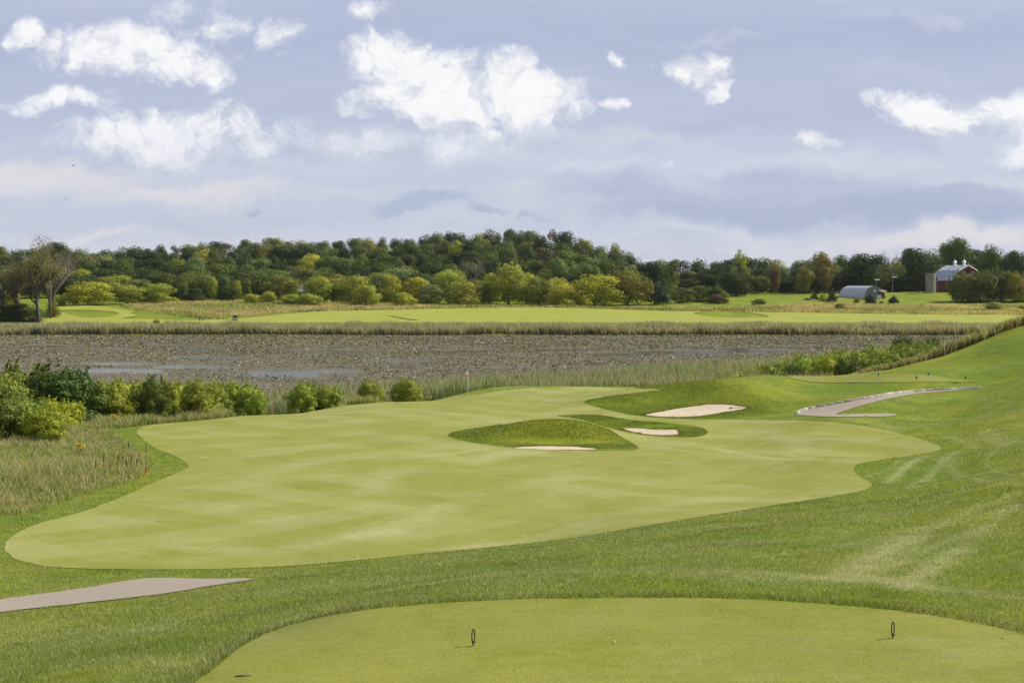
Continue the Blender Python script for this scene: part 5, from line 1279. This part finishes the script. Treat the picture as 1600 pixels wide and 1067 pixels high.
# ------------------------------------------------------------------ golf things
def golf_cart():
    D = 404; x, y, z = pd(367.5, D); z = max(z, 2.35) ; t = empty('golf_cart', (x, y, z), R(8)); s = 1.06; t.scale = (s, s, s)
    dk = plain('cart_body', (.10, .115, .17), .35, spec=.6); bk = plain('cart_black', (.015, .015, .017), .6); wt = plain('cart_roof', (.62, .64, .70), .45)
    bm = bmesh.new(); box(bm, (0, 0, .42), (1.2, 2.3, .22), bev=.06); box(bm, (0, -.95, .68), (1.15, .45, .5), bev=.12); box(bm, (0, .75, .68), (1.15, .8, .45), bev=.1); part('body', bm, dk, t)
    bm = bmesh.new(); box(bm, (0, .3, .86), (1.05, .5, .14), bev=.05); part('seat', bm, bk, t)
    bm = bmesh.new(); box(bm, (0, .6, 1.15), (1.05, .14, .42), bev=.05); part('backrest', bm, bk, t)
    bm = bmesh.new(); box(bm, (0, 0, 1.88), (1.28, 2.0, .1), bev=.045); part('roof', bm, wt, t)
    for sx in (-1, 1):
        bm = bmesh.new(); tube(bm, [(sx*.55, -.85, .85), (sx*.56, -.8, 1.85)], .03, 6); part('roof_post', bm, bk, t)
        bm = bmesh.new(); tube(bm, [(sx*.55, .85, .8), (sx*.56, .85, 1.85)], .03, 6); part('roof_post', bm, bk, t)
        for yy in (-.78, .78):
            bm = bmesh.new(); lathe(bm, [(.07, -.1), (.2, -.1), (.26, -.06), (.26, .06), (.2, .1), (.07, .1)], 16); w = part('wheel', bm, bk, t, smooth=True); w.rotation_euler = (0, math.pi/2, 0); w.location = (sx*.5, yy, .26)
            bm = bmesh.new(); lathe(bm, [(.02, -.105), (.12, -.105), (.12, .105), (.02, .105)], 12); q = part('rim', bm, wt, w)
        bm = bmesh.new(); lathe(bm, [(.02, -.03), (.08, -.03), (.09, .02), (.04, .04)], 12); hl = part('headlight', bm, M_WHITE, t); hl.rotation_euler = (math.pi/2, 0, 0); hl.location = (sx*.4, -1.17, .75)
    bm = bmesh.new(); n = 16; tube(bm, [(-.28 + .17*math.cos(k*2*math.pi/n), -.42 + .06*math.sin(k*2*math.pi/n), 1.15 + .15*math.sin(k*2*math.pi/n)) for k in range(n+1)], .018, 6, False); tube(bm, [(-.28, -.42, 1.15), (-.28, -.75, .85)], .02, 6); part('steering_wheel', bm, bk, t)
    bm = bmesh.new(); box(bm, (0, 1.05, .95), (.7, .35, .8), bev=.08); part('bag_rack', bm, bk, t)
    bm = bmesh.new(); box(bm, (0, -1.19, .55), (.8, .05, .12), bev=.02); part('bumper', bm, wt, t)
    tag(t, 'dark blue golf cart with a pale roof behind the far reeds', 'golf cart')
golf_cart()
def skin_mesh(name, nodes, edges, mat, parent, sub=2):
    me = bpy.data.meshes.new(name); me.from_pydata([n[0] for n in nodes], edges, []); o = bpy.data.objects.new(name, me); C.objects.link(o)
    m = o.modifiers.new('Skin', 'SKIN'); me.skin_vertices.__len__
    if not me.skin_vertices:
        bm = bmesh.new(); bm.from_mesh(me); bm.verts.layers.skin.verify(); bm.to_mesh(me); bm.free()
    for i, n in enumerate(nodes):
        r = n[1]; me.skin_vertices[0].data[i].radius = (r, r) if not hasattr(r, '__len__') else r
        me.skin_vertices[0].data[i].use_root = (i == 0)
    m.use_smooth_shade = True
    s = o.modifiers.new('Sub', 'SUBSURF'); s.levels = sub; s.render_levels = sub
    dg = bpy.context.evaluated_depsgraph_get(); ev = o.evaluated_get(dg); nm = bpy.data.meshes.new_from_object(ev); bpy.data.objects.remove(o)
    nm.materials.clear(); nm.materials.append(mat); o = bpy.data.objects.new(name, nm); C.objects.link(o)
    for p in nm.polygons: p.use_smooth = True
    if parent: o.parent = parent
    return o
SKIN = plain('skin', (.50, .30, .21), .5)
def person(u, D, rz, shirt, shorts, hair, cap, label, stance=0.13):
    x, y, z = pd(u, D); t = empty('person', (x, y, z), rz)
    J = [((0,0,.95),(.15,.11)), ((0,0,1.12),(.14,.10)), ((0,0,1.30),(.17,.11)), ((0,-.01,1.43),(.12,.08)), ((0,-.01,1.52),(.055,.055)), ((0,-.03,1.62),(.085,.095)), ((0,-.03,1.72),(.075,.09)),
         ((.19,0,1.40),(.055,.055)), ((.25,-.04,1.14),(.042,.042)), ((.20,-.20,.95),(.032,.032)), ((.17,-.27,.90),(.035,.02)),
         ((-.19,0,1.40),(.055,.055)), ((-.26,.0,1.14),(.042,.042)), ((-.27,-.12,.91),(.032,.032)), ((-.27,-.16,.84),(.035,.02)),
         ((.09,0,.86),(.09,.09)), ((.11,-.02,.48),(.058,.058)), ((stance,.02,.09),(.04,.04)), ((stance+.02,-.12,.04),(.04,.03)),
         ((-.09,0,.86),(.09,.09)), ((-.11,-.02,.48),(.058,.058)), ((-stance,.02,.09),(.04,.04)), ((-stance-.02,-.12,.04),(.04,.03))]
    E = [(0,1),(1,2),(2,3),(3,4),(4,5),(5,6),(3,7),(7,8),(8,9),(9,10),(3,11),(11,12),(12,13),(13,14),(0,15),(15,16),(16,17),(17,18),(0,19),(19,20),(20,21),(21,22)]
    # fingers on each hand
    for hnd, sx in ((10, 1), (14, -1)):
        hx, hy, hz = J[hnd][0]
        for k, (dx, L) in enumerate(((-.027, .05), (-.009, .06), (.009, .057), (.027, .045))):
            J.append(((hx + dx, hy - .02, hz - .045), .010)); E.append((hnd, len(J)-1)); J.append(((hx + dx, hy - .035, hz - .045 - L), .008)); E.append((len(J)-2, len(J)-1))
        J.append(((hx - sx * .045, hy - .03, hz - .02), .010)); E.append((hnd, len(J)-1)); J.append(((hx - sx * .055, hy - .05, hz - .055), .009)); E.append((len(J)-2, len(J)-1))
    skin_mesh('body', J, E, SKIN, t)
    skin_mesh('shirt', [((0,0,.93),(.165,.13)), ((0,0,1.12),(.16,.12)), ((0,0,1.30),(.19,.125)), ((0,-.01,1.44),(.12,.09)), ((.19,0,1.41),(.075,.075)), ((.235,-.03,1.22),(.07,.07)), ((-.19,0,1.41),(.075,.075)), ((-.235,0,1.22),(.07,.07))], [(0,1),(1,2),(2,3),(3,4),(4,5),(3,6),(6,7)], plain('shirt', shirt, .8), t)
    skin_mesh('shorts', [((0,0,.93),(.16,.125)), ((.09,0,.84),(.105,.105)), ((.11,-.02,.52),(.09,.09)), ((-.09,0,.84),(.105,.105)), ((-.11,-.02,.52),(.09,.09))], [(0,1),(1,2),(0,3),(3,4)], plain('shorts', shorts, .8), t)
    bm = bmesh.new(); bmesh.ops.create_uvsphere(bm, u_segments=16, v_segments=10, radius=1)
    bmesh.ops.delete(bm, geom=[v for v in bm.verts if v.co.z < -.05 and v.co.y < .25], context='VERTS'); bmesh.ops.transform(bm, matrix=Matrix.Translation((0, -.015, 1.69)) @ Matrix.Diagonal((.098, .118, .115, 1)), verts=bm.verts)
    part('hair', bm, plain('hair', hair, .7), t, smooth=True)
    bm = bmesh.new(); bmesh.ops.create_icosphere(bm, subdivisions=1, radius=.018); bmesh.ops.translate(bm, vec=(0, -.135, 1.64), verts=bm.verts); part('nose', bm, SKIN, t)
    for sx in (-1, 1):
        bm = bmesh.new(); bmesh.ops.create_icosphere(bm, subdivisions=1, radius=.012); bmesh.ops.translate(bm, vec=(sx * .033, -.118, 1.675), verts=bm.verts); part('eye', bm, M_DARK, t)
        bm = bmesh.new(); bmesh.ops.create_icosphere(bm, subdivisions=2, radius=.025); bmesh.ops.translate(bm, vec=(sx * .092, -.02, 1.66), verts=bm.verts); part('ear', bm, SKIN, t)
        bm = bmesh.new(); box(bm, (sx * (stance + .01), -.05, .04), (.1, .28, .08), bev=.03); part('shoe', bm, M_WHITE, t)
    if cap:
        bm = bmesh.new(); bmesh.ops.create_uvsphere(bm, u_segments=16, v_segments=8, radius=1); bmesh.ops.delete(bm, geom=[v for v in bm.verts if v.co.z < -.02], context='VERTS')
        bmesh.ops.transform(bm, matrix=Matrix.Translation((0, -.015, 1.72)) @ Matrix.Diagonal((.108, .128, .11, 1)), verts=bm.verts); box(bm, (0, -.17, 1.725), (.16, .13, .018)); part('cap', bm, M_WHITE, t, smooth=True)
    tag(t, label, 'person')
person(311.8, 399, R(20), (.012, .012, .014), (.012, .012, .016), (.04, .03, .02), True, 'person in black clothes and a white cap standing on the far fairway')
person(317.6, 399, R(-30), (.22, .47, .66), (.02, .022, .035), (.015, .012, .01), False, 'person in a light blue shirt standing on the far fairway')
def flagstick(u, v, D, H, lab, flagcol, flag=True):
    if D is None: q = pt(u, v)
    else: q = pd(u, D)
    t = empty('flagstick', q); bm = bmesh.new(); tube(bm, [(0, 0, -.1), (0, 0, H * .35)], .018, 8); tube(bm, [(0, 0, H * .35), (0, 0, H)], .022, 8); lathe(bm, [(.014, H), (.03, H + .02), (.014, H + .05)], 8); part('stick', bm, M_WHITE, t)
    bm = bmesh.new(); n = 10; W_, h = .42, .36; gr = []
    for i in range(n + 1):
        f = i / n; row = []
        for j in range(4):
            row.append(bm.verts.new((-f * W_ * .62, .05 * math.sin(f * 7), H - .04 - j / 3 * h - f * .16 - .02 * math.sin(f * 9 + j))))
        gr.append(row)
    for a, b in zip(gr, gr[1:]):
        for j in range(3): bm.faces.new((a[j], a[j+1], b[j+1], b[j]))
    r = bmesh.ops.solidify(bm, geom=bm.faces[:], thickness=.006)
    f = part('flag', bm, flagcol, t, smooth=True)
    bm = bmesh.new(); lathe(bm, [(.054, -.1), (.054, .012), (.05, .012), (.05, -.09)], 12); part('cup', bm, M_DARK, t)
    tag(t, lab, 'flagstick')
def flag_mat():
    m, t, out = mat_new('flag_cloth'); b = t.n('ShaderNodeBsdfPrincipled'); t.l(b.outputs[0], out.inputs[0])
    g = t.n('ShaderNodeTexCoord').outputs['Generated']; sp = t.n('ShaderNodeSeparateXYZ', inp={0: g})
    k = t.ramp(sp.outputs[2], .40, .46); t.l(t.mix(k, (.75, .30, .03), (.80, .78, .74)), b.inputs['Base Color']); b.inputs['Roughness'].default_value = .8
    return m
FM = flag_mat()
flagstick(731, 617.5, None, 2.2, 'white flagstick with a small white and orange flag on the putting green', FM)
flagstick(551, 491, 445, 2.1, 'far white flagstick on the green across the pond', M_WHITE)
M_BLACK = plain('black_iron', (.012, .012, .013), .45, spec=.5)
def tee_marker(u, v, rz, lab, s=1.0, group=None):
    q = pt(u, v); t = empty('tee_marker', q, rz, (s, s, s)); n = 28
    bm = bmesh.new()      # long narrow loop seen nearly edge-on
    pts = [(.040 * math.cos(k*2*math.pi/n), 0, .163 + .096 * math.sin(k*2*math.pi/n)) for k in range(n + 1)]
    tube(bm, pts, .0085, 8, False); part('loop', bm, M_BLACK, t, smooth=True)
    bm = bmesh.new(); lathe(bm, [(.012, .05), (.024, .055), (.026, .07), (.018, .082)], 10); tube(bm, [(0, 0, .066), (.03, -.02, .068)], .010, 6); part('clamp', bm, M_BLACK, t)
    bm = bmesh.new(); tube(bm, [(0, 0, -.05), (0, 0, .056)], .011, 8); part('spike', bm, plain('spike_steel', (.16, .14, .12), .4, .6), t)
    tag(t, lab, 'tee marker', group)
tee_marker(739.5, 1010, R(60), 'black loop tee marker on the near tee, directly below the flagstick', 1.0, 'near tee markers')
tee_marker(1395, 998, R(46), 'black loop tee marker on the near tee at right', 1.0, 'near tee markers')
for i, (u, v, lb) in enumerate(((1372.5, 587.3, 'leftmost'), (1432, 592.6, 'second from the left'), (1450.5, 587, 'third from the left'), (1508.5, 592.4, 'rightmost'))):
    q = pt(u, v); t = empty('far_tee_marker', q); bm = bmesh.new(); lathe(bm, [(.02, 0), (.02, .04), (.055, .08), (.06, .2), (.05, .28), (.02, .32)], 12); part('ball', bm, M_BLACK, t, smooth=True)
    bm = bmesh.new(); tube(bm, [(0, 0, -.05), (0, 0, .1)], .02, 6); part('spike', bm, M_DARK, t); tag(t, f'small dark tee marker on the far tee under the hill, {lb}', 'tee marker', 'far tee markers')
M_REDP = plain('hazard_red', (.62, .04, .02), .5)
def stake(u, v, H, w, mat, lab, white=False, D=None):
    q = pt(u, v) if D is None else pd(u, D); t = empty('marker_stake', q); bm = bmesh.new(); box(bm, (0, 0, H / 2 - .05), (w, w, H + .1), bev=.008); part('post', bm, mat, t)
    bm = bmesh.new(); box(bm, (0, 0, H + .012), (w * 1.04, w * 1.04, .03), bev=.008); part('cap', bm, mat, t)
    if white:
        bm = bmesh.new(); box(bm, (0, -.03, H - .1), (.22, .03, .3), bev=.01); part('panel', bm, M_WHITE, t)
    tag(t, lab, 'stake', 'marker stakes')
stake(227.5, 740, .36, .06, M_REDP, 'red hazard stake in front of the tall grass at the fairway bend')
stake(287, 655.5, .40, .085, M_REDP, 'red hazard stake at the back edge of the fairway near the golden bushes')
stake(1580.5, 514.5, .55, .11, M_REDP, 'red hazard stake on the brow of the right hill', D=150.5)
stake(201, 655, .75, .05, M_DEAD, 'thin post with a small pale plate among the golden bushes', True)
def rake():
    q = pt(1157, 638.5); t = empty('bunker_rake', q, R(8)); bm = bmesh.new(); tube(bm, [(-.75, 0, .07), (.75, .1, .10)], .022, 6); part('handle', bm, M_BLACK, t)
    bm = bmesh.new(); box(bm, (-.78, 0, .08), (.07, .6, .05), bev=.01)
    for k in range(8): tube(bm, [(-.78, -.27 + k * .077, .06), (-.80, -.27 + k * .077, 0)], .012, 4)
    part('rake_head', bm, M_BLACK, t); tag(t, 'dark rake lying on the right edge of the biggest sand bunker', 'rake')
rake()
def edging():
    ms = [plain('edge_stone', (.42, .38, .32), .9, nscale=5, var=.25, bump=.4), plain('edge_stone_pale', (.52, .48, .41), .9, nscale=5, var=.25, bump=.4)]
    line = catmull([(1243,647.3),(1262,639.5),(1310,630.3),(1370,619.6),(1420,612.8),(1480,608.8),(1535,606.2)], 20, False)
    P = [pt(*p) for p in line]; P = [p for p in P if p is not None]
    pts = [P[0]]
    for a, b in zip(P, P[1:]):
        L = np.linalg.norm(b[:2] - a[:2]); n = max(1, int(L / .1))
        if L > 6: continue
        for k in range(1, n + 1): pts.append(a + (b - a) * k / n)
    protos = []
    for s in range(4):
        bm = bmesh.new(); box(bm, (0, 0, 0), (1, 1, 1), bev=.14); r = random.Random(s)
        for v in bm.verts: v.co += Vector((r.uniform(-.05, .05), r.uniform(-.05, .05), r.uniform(-.06, .06)))
        me = bpy.data.meshes.new('edging_stone'); bm.to_mesh(me); bm.free(); me.materials.append(ms[s % 2]); protos.append(me)
    acc = 0; k = 0; rr = random.Random(9); last = pts[0]
    for a, b in zip(pts, pts[1:]):
        acc += np.linalg.norm(b[:2] - a[:2])
        if acc >= .66:
            acc = 0; o = bpy.data.objects.new('edging_stone', protos[rr.randrange(4)]); C.objects.link(o)
            ang = math.atan2(b[1] - last[1], b[0] - last[0]); last = b
            o.location = (b[0], b[1], h1(b[0], b[1]) + .05); o.rotation_euler = (0, 0, ang + rr.uniform(-.08, .08)); o.scale = (rr.uniform(.55, .78), rr.uniform(.22, .3), rr.uniform(.16, .24))
            tag(o, 'pale stone edging the upper side of the gravel path', 'stone', 'path edging stones'); k += 1
edging()
def debris():
    n = 260; X, Y = wedge(n * 3, -.36, .36, 18, 60, 0.2); m = RNG.uniform(0, 1, len(X)) < .4; X = X[m]; Y = Y[m]
    near_edge = dist_poly(P_TEE, X, Y) < 1.2; keep = near_edge | (RNG.uniform(0, 1, len(X)) < .35); X = X[keep]; Y = Y[keep]; n = len(X)
    th = RNG.uniform(0, 6.28, n); s = RNG.uniform(.018, .035, n) * np.clip(Y / 25, 1, 2); z = height(X, Y) + .035
    ax = np.column_stack([np.cos(th), np.sin(th), RNG.uniform(-.3, .5, n)]) * s[:, None]; bx = np.column_stack([-np.sin(th), np.cos(th), RNG.uniform(-.3, .3, n)]) * s[:, None] * .7
    P = np.column_stack([X, Y, z + .01]); V = np.stack([P - ax, P + bx + [0, 0, .008], P + ax, P - bx], 1).reshape(-1, 3)
    K = np.repeat(pick(n, [(3, (.42, .30, .16)), (1, (.45, .16, .08)), (2, (.52, .45, .30))]), 4, axis=0)
    tag(mesh_np('fallen_leaves', V, np.arange(4*n).reshape(-1, 4), M_BLADE, attrs={'Col': K}), 'tan fallen leaves scattered on the grass around the near tee', 'leaves', kind='stuff')
    for (u, v, w, lb) in ((380, 1057, .11, 'dark turned-up divot near the bottom edge of the tee'),):
        q = pt(u, v); bm = bmesh.new(); bmesh.ops.create_icosphere(bm, subdivisions=3, radius=1); r = random.Random(4)
        for vv in bm.verts: vv.co *= r.uniform(.8, 1.15)
        bmesh.ops.scale(bm, vec=(w, .045, .014), verts=bm.verts); o = bm_obj('turf_divot', bm, plain('divot_soil', (.05, .05, .022), .95, nscale=30, var=.5), None); o.location = (q[0], q[1], q[2] + .012); tag(o, lb, 'divot')
debris()
def bird():
    d = ray(115, 259); q = d * 130; t = empty('bird', (q[0], q[1], CAMZ + q[2]), R(70)); mk = plain('bird_dark', (.02, .02, .022), .8)
    skin_mesh('body', [((0, 0, 0), .035), ((0, .07, 0), .03), ((0, .14, .01), .02), ((0, .2, 0), (.03, .008)), ((0, -.06, .015), .025), ((0, -.1, .02), .02), ((0, -.13, .018), .006),
                       ((.07, 0, .03), (.03, .008)), ((.17, .02, .06), (.025, .006)), ((.27, .08, .03), (.01, .004)), ((-.07, 0, .03), (.03, .008)), ((-.17, .02, .06), (.025, .006)), ((-.27, .08, .03), (.01, .004))],
              [(0,1),(1,2),(2,3),(0,4),(4,5),(5,6),(0,7),(7,8),(8,9),(0,10),(10,11),(11,12)], mk, t)
    tag(t, 'tiny dark bird flying in the sky above the left bank of clouds', 'bird')
bird()

# ------------------------------------------------------------------ labels: where several share one, say which by its place
ORD = ['leftmost', 'second', 'third', 'fourth', 'fifth', 'sixth', 'seventh', 'eighth', 'ninth', 'tenth', 'eleventh', 'twelfth', 'thirteenth', 'fourteenth', 'fifteenth', 'sixteenth', 'seventeenth', 'eighteenth', 'nineteenth', 'twentieth']
def nth(i):
    if i < 20: return ORD[i]
    return f'{i+1}' + {1: 'st', 2: 'nd', 3: 'rd'}.get((i + 1) % 10 if (i + 1) % 100 // 10 != 1 else 0, 'th')
by = {}
for o in list(C.objects):
    if o.parent is None and 'label' in o and o.get('kind') is None: by.setdefault(o['label'], []).append(o)
for lb, L in by.items():
    if len(L) > 1:
        L.sort(key=lambda o: upix(o.location.x, o.location.y))
        for i, o in enumerate(L): o['label'] = lb + (', ' + nth(i) + (' from the left' if i else ' one') if len(L) > 2 else (', left one' if i == 0 else ', right one'))
for o in C.objects:
    if 'label' in o and len(o['label'].split()) > 16: print('LONG', len(o['label'].split()), o['label'])

def haze():
    m = bpy.data.materials.new('haze_air'); m.use_nodes = True; t = NT(m.node_tree); out = t.n('ShaderNodeOutputMaterial')
    v = t.n('ShaderNodeVolumePrincipled'); v.inputs['Color'].default_value = (.86, .91, 1, 1); v.inputs['Density'].default_value = .00003; v.inputs['Anisotropy'].default_value = .3
    t.l(v.outputs[0], out.inputs['Volume'])
    bm = bmesh.new(); box(bm, (0, 0, 36), (3300, 3300, 78)); o = bm_obj('haze', bm, m); tag(o, kind='stuff')
    o['label'] = 'thin pale haze in the air over the far trees'; o['category'] = 'haze'
haze()
